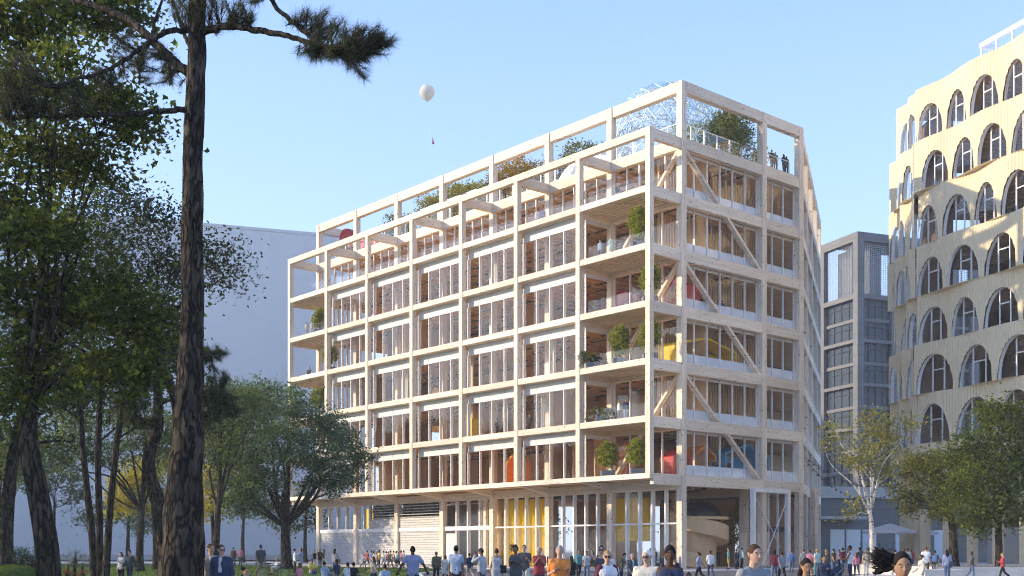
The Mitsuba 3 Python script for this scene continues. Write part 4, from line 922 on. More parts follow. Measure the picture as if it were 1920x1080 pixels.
shrub('roof_shrub', 'small green shrub on the roof at the far left end', [rb(54.5, 2, R + 1.5, 1.0, .7), rb(52.6, 2, R + 1.4, .8, .6)], col=(0.133, 0.243, 0.044))
# geodesic dome
GD = thing('geodesic_dome', 'open geodesic dome of pale blue and white struts on the roof terrace', 'dome'); ic = trimesh.creation.icosphere(2, 1.0); go = stz(8.3, 7.2, R + 3.9)
def struts(rad, th):
    m = []
    for a, b_ in ic.edges_unique:
        p, q = ic.vertices[a] * rad, ic.vertices[b_] * rad
        if max(p[2], q[2]) < -3.6: continue
        m.append(tube([go + p, go + q], [th, th], 4, False))
    return cat(m)
scene['pale_blue'] = prin((.52, .74, .86), .3, spec=.6)
ent(GD + '__struts', struts(4.85, .06), 'pale_blue', kind='stuff', label='pale blue outer struts of the dome')
ic = trimesh.creation.icosphere(2, 1.0).apply_transform(trimesh.transformations.rotation_matrix(.5, [1, .3, .2])); ent(GD + '__inner_struts', struts(4.45, .05), 'white_metal', kind='stuff')
up = [f for f in trimesh.creation.icosphere(2, 4.87).faces]; ico = trimesh.creation.icosphere(2, 4.87)
for f in ico.faces:
    cz = ico.vertices[f].mean(0)
    if cz[2] > 2.6 and rs.random() < .7: ent(GD + '__film_panel', trimesh.Trimesh(go + ico.vertices[f], [[0, 1, 2]], process=False), 'pane_glass')
# white vaulted pavilion on the roof
VP = thing('roof_vault', 'white brick vaulted pavilion on the roof beside the dome', 'pavilion')
def f_wbrick(p, n, uv):
    a, b = (p.x * .8 + p.y * .6) / .6, p.z / .28; row = dr.floor(b); a = a + .5 * (row - 2 * dr.floor(row / 2)); fa, fb = a - dr.floor(a), b - dr.floor(b)
    j = dr.maximum(1 - smoothstep(0, .05, dr.minimum(fa, 1 - fa)), 1 - smoothstep(0, .12, dr.minimum(fb, 1 - fb)))
    return mix((.82, .82, .80), (.50, .50, .50), j * .8)
scene['white_brick'] = prin(proc(f_wbrick), .6)
vm = trimesh.creation.icosphere(4, 1.0).slice_plane([0, 0, 0], [0, 0, 1]); vm.vertices *= [5.2, 3.2, 3.7]
vm.apply_transform(trimesh.transformations.rotation_matrix(math.atan2(D1[1], D1[0]), [0, 0, 1])); vm.apply_translation(stz(14.5, 4.9, R)); ent(VP + '__shell', vm, 'white_brick', True)
bx_ = FL.box(19, 31, -4.6, -4.3, R, R + 1.9); ent(VP + '__garden_wall', bx_, 'white_brick'); ent(VP + '__garden_wall', FL.box(40, 50, -5.6, -5.3, R, R + 2.0), 'white_brick')
ent(VP + '__ramp', FR.box(3.5, 12, -2.4, -2.2, R, R + 1.1), 'white_panel')
part('roof_deck', FR.box(11, 16.9, -3.0, -1.0, R, R + .75), 'timber_warm')
# red shelter
RS_ = thing('red_shelter', 'red shelter with a rounded top at the left end of the roof', 'shelter')
scene['red_paint'] = prin((.48, .035, .04), .5)
shp = sg.box(-1.2, 0, 1.2, 3.0).union(sg.Point(0, 2.9).buffer(1.2)).difference(sg.box(-.7, -1, .7, 2.2).union(sg.Point(0, 2.2).buffer(.7)))
m = extrude(shp, 0, 1.6); v = m.vertices; mm = FL.mesh(trimesh.Trimesh(np.c_[54 + v[:, 0], -3.4 + v[:, 2], R + v[:, 1]], m.faces, process=False)); mm.fix_normals(); ent(RS_ + '__arch', mm, 'red_paint')
ent(RS_ + '__screen', FL.box(47.5, 52.4, -2.3, -2.1, R, R + 1.9), 'red_paint'); ent(RS_ + '__roof', FL.box(47.3, 52.6, -3.6, -1.9, R + 1.9, R + 2.05), 'red_paint')
# grey trellis
TR = thing('roof_trellis', 'grey steel trellis frame with slats on the roof in front of the hedge', 'trellis')
for s in np.arange(29, 40.1, 2.2):
    ent(TR + '__post', FL.box(s - .05, s + .05, -1.75, -1.65, R, R + 2.75, 0), 'grey_steel'); ent(TR + '__post', FL.box(s - .05, s + .05, -3.3, -3.2, R, R + 2.75, 0), 'grey_steel'); ent(TR + '__rafter', FL.box(s - .04, s + .04, -3.3, -1.65, R + 2.75, R + 2.85, 0), 'grey_steel')
for n_ in (-1.75, -3.3): ent(TR + '__rail', FL.box(29, 40, n_, n_ + .1, R + 2.86, R + 2.98, 0), 'grey_steel')
# coloured rooms behind the glass
def room(name, label, fr, a0, a1, n0, n1, z, h, bsdf):
    k = thing(name, label, 'booth'); P = [[a0, 0], [a1, 0], [a1, h * .7], [(a0 + a1) / 2, h], [a0, h * .7]]
    m = extrude(sg.Polygon(P).difference(sg.Polygon([[a0 + .15, .0], [a1 - .15, .0], [a1 - .15, h * .66], [(a0 + a1) / 2, h * .93], [a0 + .15, h * .66]])), 0, abs(n1 - n0)); v = m.vertices
    mm = fr.mesh(trimesh.Trimesh(np.c_[v[:, 0], n0 + v[:, 2], z + v[:, 1]], m.faces, process=False)); mm.fix_normals(); ent(k + '__shell', mm, bsdf)
    ent(k + '__back_wall', fr.box(a0 + .15, a1 - .15, n0 + .01, n0 + .12, z, z + h * .66, 0), bsdf)
scene['yellow_paint'] = prin((.72, .52, .04), .6); scene['blue_paint'] = prin((.05, .33, .62), .5); scene['orange_paint'] = prin((.72, .27, .02), .6)
room('meeting_booth', 'yellow house shaped booth behind the short facade glass on the middle floor', FR, 1.0, 9.0, -3.4, -1.4, LV[2], 2.9, 'yellow_paint')
room('meeting_booth', 'orange house shaped booth behind the glass on the lowest office floor', FR, 3.4, 6.2, -3.2, -1.4, LV[0], 2.9, 'orange_paint')
room('meeting_booth', 'bright blue house shaped booth behind the glass of the lowest office floor', FR, 7.2, 13.4, -3.2, -1.2, LV[0], 3.3, 'blue_paint')
room('meeting_booth', 'dark red booth behind the glass left of the orange one', FR, .9, 3.0, -3.2, -1.5, LV[0], 2.4, 'red_paint')
room('meeting_booth', 'red arched booth behind the corner loggia glass', FL, .8, 5.2, -3.2, -1.2, LV[3], 3.2, 'red_paint')
room('meeting_booth', 'red booth deeper behind the same loggia', FL, 6.0, 9.4, -2.6, -.9, LV[3], 2.8, 'red_paint')
room('meeting_booth', 'orange booth behind the lowest corner loggia glass', FL, 6.4, 8.0, -2.4, -.7, LV[0], 3.2, 'orange_paint')
room('meeting_booth', 'yellow cabinet booth behind the long facade glass on the second office floor', FL, 25.3, 27.2, .4, 1.9, LV[1], 2.9, 'yellow_paint')
room('meeting_booth', 'ochre cabinet booth behind the long facade glass on the lowest office floor', FL, 18.3, 20.2, .4, 1.9, LV[0], 2.9, 'orange_paint')
# solid backing of the slat screens and corner partitions keep the low sun from shining right through
for k in range(6):
    zf, zc = LV[k], LV[k + 1] - .56
    part('partition', FR.box(1.0 if k else 5, 15.9, -3.92, -3.86, zf, zc, 0), 'mid_wood')
    part('partition', FL.box(1.3, 3.7, -4.72, -4.6, zf, zc, 0), 'timber_warm')
# ---------------------------------------------------------------- balloon with flag, string lights, parasols
BA = thing('balloon', 'big white balloon floating in the sky', 'balloon'); Yb = 95; o = px(801, 174, Yb)
bm = trimesh.creation.icosphere(4, .62); v = bm.vertices; v[:, 2] *= 1.06; lo = v[:, 2] < 0; v[lo, :2] *= (1 + .22 * v[lo, 2:3] / .62); ent(BA + '__skin', bm.apply_translation(o), 'balloon_white', True)
scene['balloon_white'] = {'type': 'principledthin', 'base_color': rgbt((.85, .84, .80)), 'roughness': .35, 'diff_trans': .9}
ent(BA + '__knot', trimesh.creation.cone(.07, .14, sections=12).apply_translation(o - [0, 0, .74]), 'balloon_white', 20)
kn = np.linspace(0, 1, 14); ent(BA + '__string', tube([o + [.35 * t + .03 * math.sin(9 * t), 0, -.7 - 4.4 * t] for t in kn], [.008] * 14, 4), 'white_metal', True)
FLG = thing('flag', 'small red pennant hanging on the string below the balloon', 'flag'); o2 = px(810, 263, Yb)
V = []; 
for i in range(7):
    for j in range(2): V.append(o2 + np.array([(.03 + .17 * j * (i / 6)) * 1.0, .05 * math.sin(i), .32 - .64 * i / 6]))
Fq = []
for i in range(6): Fq += [[2 * i, 2 * i + 1, 2 * i + 3], [2 * i, 2 * i + 3, 2 * i + 2]]
ent(FLG + '__cloth', trimesh.Trimesh(V, Fq, process=False), 'red_paint', True)
for j, (z0, z1, dy) in enumerate([(10.3, 9.2, 0), (10.1, 8.0, .6)]):
    SL = thing('string_lights', ['upper string of small lamps from the building corner to the arched building', 'lower string of small lamps from the building corner to the arched building'][j], 'string lights', 'strings of lamps over the passage')
    p, q = FE.pt(.3, .4, z0), FA2.pt(1.0 + 2 * j, .1, z1); P = [p + (q - p) * t - np.array([0, 0, (2.0 + .5 * j) * 4 * t * (1 - t)]) for t in np.linspace(0, 1, 24)]
    ent(SL + '__cable', tube(P, [.025] * 24, 5), 'dark_metal', True)
    for x in P[1:-1]: ent(SL + '__lamp', trimesh.creation.icosphere(1, .09).apply_translation(x - [0, 0, .13]), 'dark_metal', True)
for i, (u, v, Y, r) in enumerate([(1668, 981, 112, 2.6), (1722, 986, 124, 2.2)]):
    k = thing('parasol', ['pale square parasol behind the birch trunk on the plaza', 'second pale parasol half hidden behind the arched building pillars'][i], 'parasol', 'parasols on the plaza'); o = px(u, v, Y); g = -.05
    n = 8; ang = np.arange(n) * 2 * np.pi / n; V = [o] + [o + [r * math.cos(a), r * math.sin(a), -.75] for a in ang] + [o + [r * math.cos(a), r * math.sin(a), -.98] for a in ang]
    Fq = [[0, 1 + j, 1 + (j + 1) % n] for j in range(n)] + [[1 + j, 1 + n + j, 1 + n + (j + 1) % n] for j in range(n)] + [[1 + j, 1 + n + (j + 1) % n, 1 + (j + 1) % n] for j in range(n)]
    ent(k + '__canopy', trimesh.Trimesh(V, Fq, process=False), 'canvas'); ent(k + '__pole', tube([[o[0], o[1], g], o - [0, 0, .1]], [.04, .04], 8), 'grey_steel', True)
    ent(k + '__base', cbox(o[0] - .4, o[0] + .4, o[1] - .4, o[1] + .4, g, g + .1), 'concrete')
scene['canvas'] = {'type': 'principledthin', 'base_color': rgbt((.72, .72, .74)), 'roughness': .7, 'diff_trans': .5}
# planter wall on the right, seat block
PW = thing('planter_wall', 'long low pale concrete planter wall under the street trees', 'planter')
px0 = sg.Polygon([(25.2, 70), (70, 70), (70, 84), (24.2, 84)]); inn = px0.buffer(-.35)
ent(PW + '__rim', extrude(px0.difference(inn), -.2, .55), 'concrete'); ent(PW + '__soil', extrude(inn, -.2, .42), 'soil')
SB = thing('seat_block', 'short pale concrete seat block at the left end of the planter wall', 'bench'); ent(SB + '__block', cbox(23.4, 25.6, 66.4, 68.4, -.15, .45, .03), 'concrete')
# bollards
for i, (u, Y) in enumerate([(827, 108), (1027, 99), (1242, 93), (1275, 92.5), (742, 116)]):
    k = thing('bollard', 'slim dark bollard at the kerb, %s' % ['in front of the open shutter bay', 'in front of the yellow curtain bay', 'left of the corner column', 'just right of the corner column', 'by the group of pedestrians'][i], 'bollard', 'bollards along the kerb'); x = (u - 960) / F * Y
    ent(k + '__post', trimesh.creation.cylinder(.06, 1.0, sections=14).apply_translation([x, Y, .5]), 'dark_metal', 40); ent(k + '__cap', trimesh.creation.cylinder(.075, .08, sections=14).apply_translation([x, Y, 1.03]), 'grey_steel', 40)
# hedges and mounds at the left
shrub('hedge', 'dark green clipped hedge at the left picture edge', [(px(u, 1048, 62) + [0, 0, 0], (1.1, 1.0, .62)) for u in (-10, 15, 40, 62)], col=(.025, .05, .018), dens=7, per=20, cr=.16, size=.12, warm=.2, cat_='hedge')
shrub('bush', 'silvery grey leaved bush between the leaning trunk and the slim pines', [(px(u, v, 56), (.55, .5, .45)) for u, v in ((140, 1052), (128, 1060), (155, 1060), (142, 1040))], col=(.16, .17, .14), dens=7, per=16, cr=.14, size=.09, warm=.1, cat_='bush')
shrub('flower_bed', 'low reddish ground plants at the foot of the grey bush', [(px(u, 1074, 50), (.4, .5, .12)) for u in (112, 125, 140, 155)], col=(.18, .06, .035), dens=9, per=14, cr=.08, size=.08, warm=.4, cat_='plants')
k = thing('grass_mound', 'rounded green clipped mound in the lower left corner', 'mound'); mo = px(20, 1100, 48); dm = trimesh.creation.icosphere(4, 1.0).slice_plane([0, 0, 0], [0, 0, 1]); dm.vertices *= [1.5, 2.2, 1.05]; dm.apply_translation([mo[0], mo[1], -.15]); ent(k + '__soil', dm, 'grass_ground', True)
n = 5000; d = rs.normal(0, 1, (n, 3)); d[:, 2] = np.abs(d[:, 2]); d /= np.linalg.norm(d, axis=1, keepdims=True); m, cl = leaf_mesh(np.array([mo[0], mo[1], -.13]) + d * [1.52, 2.22, 1.07], .09, .3, rs, 1.5, (.09, .14, .025), .3, .2); ent(k + '__grass', m, 'leaf', False, cl, kind='stuff')
# trees beyond the building, seen through the open ground floor, and the tree in the entrance
for i, (x, y) in enumerate([(16, 172), (26, 168), (4, 176), (36, 172), (-6, 180)]):
    tree('far_tree', 'street tree beyond the open ground floor, %s from the right' % ['third', 'second', 'fourth', 'first', 'fifth'][i], 'tree', [[x, y, -.1], [x, y, 2], [x, y, 4]], [.2, .16, .1], [((x + dx, y, z), (2.2, 2, 1.7)) for dx, z in ((0, 6.5), (-2, 5), (2, 5), (0, 4))], rt, dens=1., per=18, cr=.7, size=.4, asp=.6, col=(.07, .11, .03))
eo = st(3.2, 11.6)
tree('entrance_tree', 'dark leaved tree growing inside the open entrance hall', 'tree', [[*eo, 0], [*eo, 1.2], [*(eo + .1), 2.4], [*eo, 4]], [.1, .08, .07, .03], [((eo[0] + dx, eo[1] + dy, z), (r, r, r)) for dx, dy, z, r in ((0, 0, 4.6, 1.1), (-.9, 0, 3.6, .9), (.9, .3, 4.0, .9), (-.3, 0, 2.6, .9), (.6, 0, 5.3, .8), (.3, 0, 2.2, .8))], rt, dens=3, per=24, cr=.26, size=.2, col=(.12, .13, .03), warm=.8)

# ---------------------------------------------------------------- people
SK = {'l': (.52, .33, .24), 'm': (.36, .21, .13), 't': (.24, .13, .08), 'd': (.10, .052, .034)}
CO = dict(white=(.72, .72, .72), cream=(.62, .58, .50), grey=(.26, .27, .29), lgrey=(.42, .44, .47), dgrey=(.08, .085, .095), black=(.02, .02, .024), navy=(.03, .045, .10), blue=(.07, .16, .42), lblue=(.33, .43, .58), lav=(.27, .30, .47),
    denim=(.09, .14, .26), red=(.42, .04, .05), pink=(.62, .20, .27), maroon=(.13, .02, .045), orange=(.80, .24, .02), yellow=(.66, .52, .07), green=(.04, .27, .12), teal=(.08, .24, .25), khaki=(.34, .28, .19), brown=(.13, .07, .04), beige=(.42, .36, .28), olive=(.12, .12, .06), mint=(.45, .62, .56))
CO = {q: tuple(.85 * np.array(w_) + .15 * np.mean(w_) * .8) for q, w_ in CO.items()}
HC = dict(black=(.012, .010, .010), brown=(.06, .032, .018), fair=(.36, .23, .10), grey=(.32, .32, .32), white=(.70, .70, .68), red=(.16, .05, .02))

def S(c, r, n=8): return Manifold.sphere(float(r), n).translate([float(x) for x in c])
def H(*a): return Manifold.batch_hull(list(a))
def U(a): return Manifold.batch_boolean(a, m3.OpType.Add)
def bone(p, q, r0, r1, n=8): return H(S(p, r0, n), S(q, r1, n))
def to_tm(m):
    q = m.to_mesh(); return trimesh.Trimesh(np.asarray(q.vert_properties[:, :3], float), np.asarray(q.tri_verts, int), process=False)
def smoothed(m, edge, it=6):
    t = to_tm(m.refine_to_length(float(edge)) if edge else m)
    if edge: t = trimesh.Trimesh(t.vertices, t.faces); trimesh.smoothing.filter_taubin(t, lamb=.5, nu=.52, iterations=it)
    return t
_HEAD = {}
def head_base(det):
    if det in _HEAD: return _HEAD[det].copy()
    m = trimesh.creation.icosphere(det, 1.0); d = m.vertices.copy(); x, y, z = d.T
    r = np.ones(len(d))
    V = d * np.array([.074, .094, .115])
    jaw = np.clip(-z, 0, 1); V[:, 0] *= 1 - .30 * jaw ** 1.5; V[:, 1] += .012 * jaw * (y > 0); V[:, 1] *= 1 - .10 * jaw * (y < 0)
    back = np.clip(-y, 0, 1); V[:, 2] += .010 * back * (z > 0)
    if det >= 3:
        g = lambda cx, cz, sx, sz: np.exp(-((x - cx) / sx) ** 2 - ((z - cz) / sz) ** 2) * (y > .2)
        V[:, 1] += .021 * g(0, -.20, .11, .13) + .010 * g(0, -.03, .09, .18)              # nose
        V[:, 1] -= .009 * (g(.36, .04, .17, .10) + g(-.36, .04, .17, .10))                 # sockets
        V[:, 1] += .005 * (g(.36, .20, .26, .07) + g(-.36, .20, .26, .07))                 # brow
        V[:, 1] += .007 * g(0, -.47, .24, .06) + .006 * g(0, -.57, .2, .05) - .004 * g(0, -.52, .22, .025)
        V[:, 1] += .012 * g(0, -.82, .26, .16)                                             # chin
    m = trimesh.Trimesh(V, m.faces, process=False); _HEAD[det] = m; return m.copy()

def rotx(a): return np.array([[1, 0, 0], [0, math.cos(a), -math.sin(a)], [0, math.sin(a), math.cos(a)]])
def rotz(a): return np.array([[math.cos(a), -math.sin(a), 0], [math.sin(a), math.cos(a), 0], [0, 0, 1]])

def make_person(label, x, y, z0, h, yaw, sex='m', pose='stand', arms=('down', 'down'), top='grey', bot='denim', hair='short', hc='black', skin='l', det=0, scol=None,
                sleeve='short', legs='long', shoes='black', phase=.5, nod=0., turn=0., glasses=False, group=None, lean=0., cut=True):
    """yaw: 0 looks away from the camera (+y), 180 looks at it, 90 looks left (-x)"""
    rg = np.random.default_rng(abs(hash_(label)) % 2 ** 31)
    k = thing('person', label, 'person', group); sc_ = h / 1.75; n = 8 if det == 0 else 16; W = 1.0 if sex == 'm' else .88
    ed = .06 if det == 0 else .03
    lift = 0.
    sh = {s: np.array([s * .172 * W, 0, 1.395]) for s in (-1, 1)}; hip = {s: np.array([s * .088, 0, .92]) for s in (-1, 1)}
    kn, an, to = {}, {}, {}
    sit = pose in ('sit', 'chair'); crouch = pose == 'crouch'
    for s in (-1, 1):
        if pose == 'walk': a = .42 * s * (phase * 2 - 1); kb = .12 + (.55 if a < 0 else 0) * .8
        elif pose == 'run': a = .65 * s * (phase * 2 - 1); kb = .3 + (1.1 if a < 0 else 0)
        elif pose == 'sit': a = 1.95; kb = 2.3
        elif pose == 'chair': a = 1.5; kb = 1.5
        elif crouch: a = 1.6; kb = 2.3
        else: a = .05 * s; kb = .06
        out = .02 if not sit else .07
        kn[s] = hip[s] + .43 * np.array([s * out, math.sin(a), -math.cos(a)]); b_ = a - kb
        an[s] = kn[s] + .42 * np.array([0, math.sin(b_), -math.cos(b_)]); ft = b_ * .8 if pose in ('walk', 'run') else 0
        to[s] = an[s] + .17 * np.array([s * .15, math.cos(ft), -.28 + math.sin(ft)])
    L = rotx(-lean)
    up = lambda p: (np.asarray(p) - [0, 0, .93]) @ L.T + [0, 0, .93]
    for s in (-1, 1): sh[s] = up(sh[s])
    hc_ = up([0, .02, 1.625]); neck0, neck1 = up([0, -.005, 1.44]), up([0, .012, 1.56])
    Rh = L @ rotz(turn) @ rotx(-nod)
    el, wr = {}, {}
    for s, ar in zip((-1, 1), arms):
        if ar == 'swing': q = .35 * -s * (phase * 2 - 1); e, w_ = [s * .05, -.05 + q * .5, -.27], [s * .02, .10 + q, -.21]
        elif ar == 'bent': q = .12 * -s * (phase * 2 - 1); e, w_ = [s * .04, -.08 + q, -.26], [-s * .07, .22, .08 + q * .4]
        elif ar == 'face': e, w_ = [s * .08, .2, -.12], [-s * .12, .0, .22]
        elif ar == 'crossed': e, w_ = [s * .03, .14, -.24], [-s * .13, .04, .20]
        elif ar == 'hip': e, w_ = [s * .2, -.06, -.2], [-s * .14, .06, -.17]
        elif ar == 'hold': e, w_ = [s * .05, .02, -.28], [-s * .10, .24, .08]
        elif ar == 'fwd': e, w_ = [s * .04, .14, -.24], [-s * .04, .23, -.04]
        elif ar == 'raise': e, w_ = [s * .16, .06, .12], [-s * .06, .1, .22]
        elif ar == 'lap': e, w_ = [s * .05, .14, -.25], [-s * .05, .22, -.02]
        elif ar == 'out': e, w_ = [s * .17, -.02, -.23], [s * .10, .10, -.20]
        else: e, w_ = [s * .055, -.015, -.28], [s * .0, .06, -.25]
        el[s] = sh[s] + np.array(e) @ L.T; wr[s] = el[s] + np.array(w_) @ L.T
    parts = []
    pel = [up([s * .075 * (1 if sex == 'm' else 1.12), 0, .94]) for s in (-1, 1)]; wa = [up([s * .075 * W, .0, 1.1]) for s in (-1, 1)]; ch = [up([s * .10 * W, .01, 1.30]) for s in (-1, 1)]
    def torso(o):
        m = [H(*[S(p, .095 + o, n) for p in pel], *[S(p, .088 + o, n) for p in wa]), H(*[S(p, .088 + o, n) for p in wa], *[S(p, .105 + o, n) for p in ch]), H(*[S(p, .105 + o, n) for p in ch], *[S(sh[s] + [0, 0, -.005], .048 + o, n) for s in (-1, 1)], S(neck0 + [0, -.01, .0], .048 + o * .3, n))]
        if sex == 'f': m += [H(S(up([s * .075, .075, 1.27]), .062 + o, n), S(up([s * .08, .0, 1.3]), .07, n)) for s in (-1, 1)]
        return m
    parts += torso(0.) + [bone(neck0, neck1, .058 * (1 if sex == 'm' else .88), .052 * (1 if sex == 'm' else .88), n)]
    fem = 1. if sex == 'm' else .92
    for s in (-1, 1):
        parts += [bone(hip[s], kn[s], .088, .056, n), bone(kn[s], an[s], .054, .036, n), H(S(an[s], .036, n), S(to[s], .03, n), S(an[s] - [0, .03, .04], .032, n))]
        parts += [bone(sh[s], el[s], .050 * fem, .039 * fem, n), bone(el[s], wr[s], .040 * fem, .026 * fem, n)]
    body = U(parts); 
    if det: body = Manifold(m3.Mesh(*(lambda t: (np.asarray(t.vertices, np.float32), np.asarray(t.faces, np.uint32)))(smoothed(body, ed, 5))))
    hands = []
    for s in (-1, 1):
        d = wr[s] - el[s]; d /= np.linalg.norm(d); w_ = wr[s]; sd = np.cross(d, [0, 1, .2] if abs(d[1]) < .8 else [0, 0, 1]); sd /= np.linalg.norm(sd); nn = np.cross(sd, d); c = w_ + d * .05
        hands.append(H(S(w_, .022, 8), *[S(c + d * .04 + sd * o, .013, 8) for o in (-.03, .03)], S(c + sd * .025, .015, 8)))
        for j in range(4):
            b0 = c + d * .045 + sd * (-.03 + .02 * j); l = [.055, .066, .07, .058][j] * .55; b1 = b0 + d * l + nn * .008; b2 = b1 + (d * .75 + nn * .6) * l
            hands += [bone(b0, b1, .0095, .0088, 6), bone(b1, b2, .0088, .0075, 6)]
        tb = c + sd * .03; hands += [bone(tb, tb + sd * .028 + d * .02 + nn * .012, .012, .0105, 6), bone(tb + sd * .028 + d * .02 + nn * .012, tb + sd * .03 + d * .05 + nn * .02, .0105, .008, 6)]
    hm = head_base(2 if det == 0 else 4); hv = hm.vertices @ Rh.T + hc_; hM = Manifold(m3.Mesh(hv.astype(np.float32), hm.faces.astype(np.uint32)))
    ears = [H(S(hc_ + Rh @ [s * .072, -.005, .012], .014, 8), S(hc_ + Rh @ [s * .080, -.016, .018], .012, 8), S(hc_ + Rh @ [s * .072, -.004, -.028], .010, 8)) for s in (-1, 1)]
    full_ = U([body, hM] + ears + hands)
    Rw = rotz(math.radians(yaw)); low = min(min(an[s][2] - .072, to[s][2] - .03) for s in (-1, 1))
    if sit or crouch: low = .93 - .10 if pose == 'sit' else (low)
    if pose == 'chair': low = min(an[s][2] - .072 for s in (-1, 1))
    if pose == 'sit': low = min(low, min(an[s][2] - .06 for s in (-1, 1)))
    def put(t):
        v = (t.vertices - [0, 0, low]) * sc_; t = trimesh.Trimesh(v @ Rw.T + [x, y, z0], t.faces, process=False); return t
    def add(nm, M, col, sm=True, bs='cloth', edge=None, label=None):
        t = M if isinstance(M, trimesh.Trimesh) else to_tm(M)
        if det and nm in ('shirt', 'jacket', 'trousers', 'dress', 'shorts'):
            f1 = meshkit.fbm(t.vertices * [16, 16, 9] + rg.random(3) * 9, 3) - .5; t = trimesh.Trimesh(t.vertices + t.vertex_normals * (f1 * .030 + .003)[:, None], t.faces, process=False)
            col = np.asarray(col)[None] * (.80 + .4 * meshkit.fbm(t.vertices * 7 + 3, 3))[:, None]
        ent(k + '__' + nm, put(t), bs, sm, col, label=label)
    add('body', full_, SK[skin])
    # clothing: shells a little outside the body
    T1 = torso(.016); tc = CO[top]
    if sleeve in ('short', 'long', 'jacket'):
        o = .016 if sleeve != 'jacket' else .026
        if sleeve == 'jacket': T1 = torso(.028)
        for s in (-1, 1):
            if sleeve == 'short': T1.append(bone(sh[s], sh[s] + (el[s] - sh[s]) * .62, .050 + o + .004, .046 + o + .004, n))
            else: T1 += [bone(sh[s], el[s], .050 + o, .042 + o, n), bone(el[s], el[s] + (wr[s] - el[s]) * .93, .042 + o, .032 + o, n)]
    elif sleeve == 'tank':
        T1 = [H(*[S(p, .105, n) for p in pel], *[S(p, .102, n) for p in wa]), H(*[S(p, .102, n) for p in wa], *[S(p, .119, n) for p in ch])] + ([H(S(up([s * .075, .075, 1.27]), .074, n), S(up([s * .08, .0, 1.3]), .08, n)) for s in (-1, 1)] if sex == 'f' else []) + [bone(up([s * .10, .03, 1.36]), up([s * .115, -.01, 1.475]), .032, .022, n) for s in (-1, 1)] + [bone(up([s * .10, -.05, 1.36]), up([s * .115, -.02, 1.475]), .032, .022, n) for s in (-1, 1)]
    if legs == 'dress': T1.append(H(*[S(p, .12, n) for p in pel], *[S(kn[s] * .75 + hip[s] * .25 + [s * .03, 0, 0], .085, n) for s in (-1, 1)]))
    if sleeve != 'dress': pass
    if not sit and legs != 'dress': T1.append(H(*[S(p, .118 if sleeve != 'jacket' else .13, n) for p in pel], *[S(p - [0, 0, .06], .105, n) for p in pel]))
    if scol: [add('sleeve', bone(sh[s], sh[s] + (el[s] - sh[s]) * .62, .078, .074, n), CO[scol]) for s in (-1, 1)]
    add('dress' if legs == 'dress' else ('jacket' if sleeve == 'jacket' else 'shirt'), smoothed(U(T1), .022, 4) if det else U(T1), tc)
    if sleeve == 'jacket' and det: add('undershirt', H(S(up([0, .10, 1.42]), .045, n), S(up([0, .115, 1.15]), .05, n)), CO['lgrey'])
    if legs != 'dress':
        B = [H(*[S(p, .108, n) for p in pel], *[S(hip[s], .096, n) for s in (-1, 1)])]
        for s in (-1, 1):
            if legs == 'long': B += [bone(hip[s], kn[s], .100, .070, n), bone(kn[s], an[s] + (kn[s] - an[s]) * .08, .070, .056, n)]
            elif legs == 'shorts': B += [bone(hip[s], hip[s] + (kn[s] - hip[s]) * .8, .102, .086, n)]
            elif legs == 'mini': B += [bone(hip[s], hip[s] + (kn[s] - hip[s]) * .45, .102, .098, n)]
        add('trousers' if legs == 'long' else 'shorts', smoothed(U(B), ed, 3) if det else U(B), CO[bot])
    for s in (-1, 1): add('shoe', H(S(an[s] - [0, .03, .03], .045, n), S(to[s] + [0, .02, .0], .036, n), S(an[s] + [0, .02, -.02], .046, n)), CO[shoes])
    # hair
    if hair != 'bald':
        hd = head_base(2 if det == 0 else 3); sc2 = {'afro': 1.2, 'cap': 1.06}.get(hair, 1.09 if det else 1.12); tv = hd.vertices * sc2 + [0, -.006, .006]
        cap = Manifold(m3.Mesh(tv.astype(np.float32), hd.faces.astype(np.uint32)))
        face = Manifold.cube([.30, .20, .27], True).rotate([-14, 0, 0]).translate([0, .134 if hair != 'afro' else .15, -.052]); cap = cap - face; cap = cap - H(S([0, .12, .06], .045, 12), S([0, .12, -.05], .06, 12))
        cap = cap - Manifold.cube([.3, .16, .2], True).translate([0, .062, -.085])
        if hair in ('short', 'cap', 'bun', 'pony'): cap = cap - Manifold.cube([.4, .4, .2], True).translate([0, 0, -.158])
        ex = [cap]
        if hair == 'long': ex.append(H(S([0, -.07, .02], .075, 8), S([-.05, -.075, -.16], .05, 8), S([.05, -.075, -.16], .05, 8), S([0, -.10, -.30], .045, 8)))
        if hair == 'bob': ex.append(H(S([0, -.04, .0], .085, 8), S([-.055, -.045, -.10], .045, 8), S([.055, -.045, -.10], .045, 8)))
        if hair == 'bun': ex.append(S([0, -.105, .06], .048, 8))
        if hair == 'pony': ex += [bone([0, -.10, .04], [0, -.15, -.04], .032, .036), bone([0, -.15, -.04], [.01, -.14, -.2], .036, .012)]
        if hair == 'cap': ex.append(H(*[S([sx * .05, .10, .062], .012, 8) for sx in (-1, 1)], *[S([sx * .035, .155, .050], .008, 8) for sx in (-1, 1)]))
        hr = to_tm(U(ex)); v = hr.vertices
        if det and hair not in ('cap',): v = v * (1 + .035 * (meshkit.noise(v * 70, 3) - .5)[:, None])
        ent(k + '__' + ('cap' if hair == 'cap' else 'hair'), put(trimesh.Trimesh(v @ Rh.T + hc_, hr.faces, process=False)), 'cloth', 40 if False else True, CO['navy'] if hair == 'cap' else HC[hc])
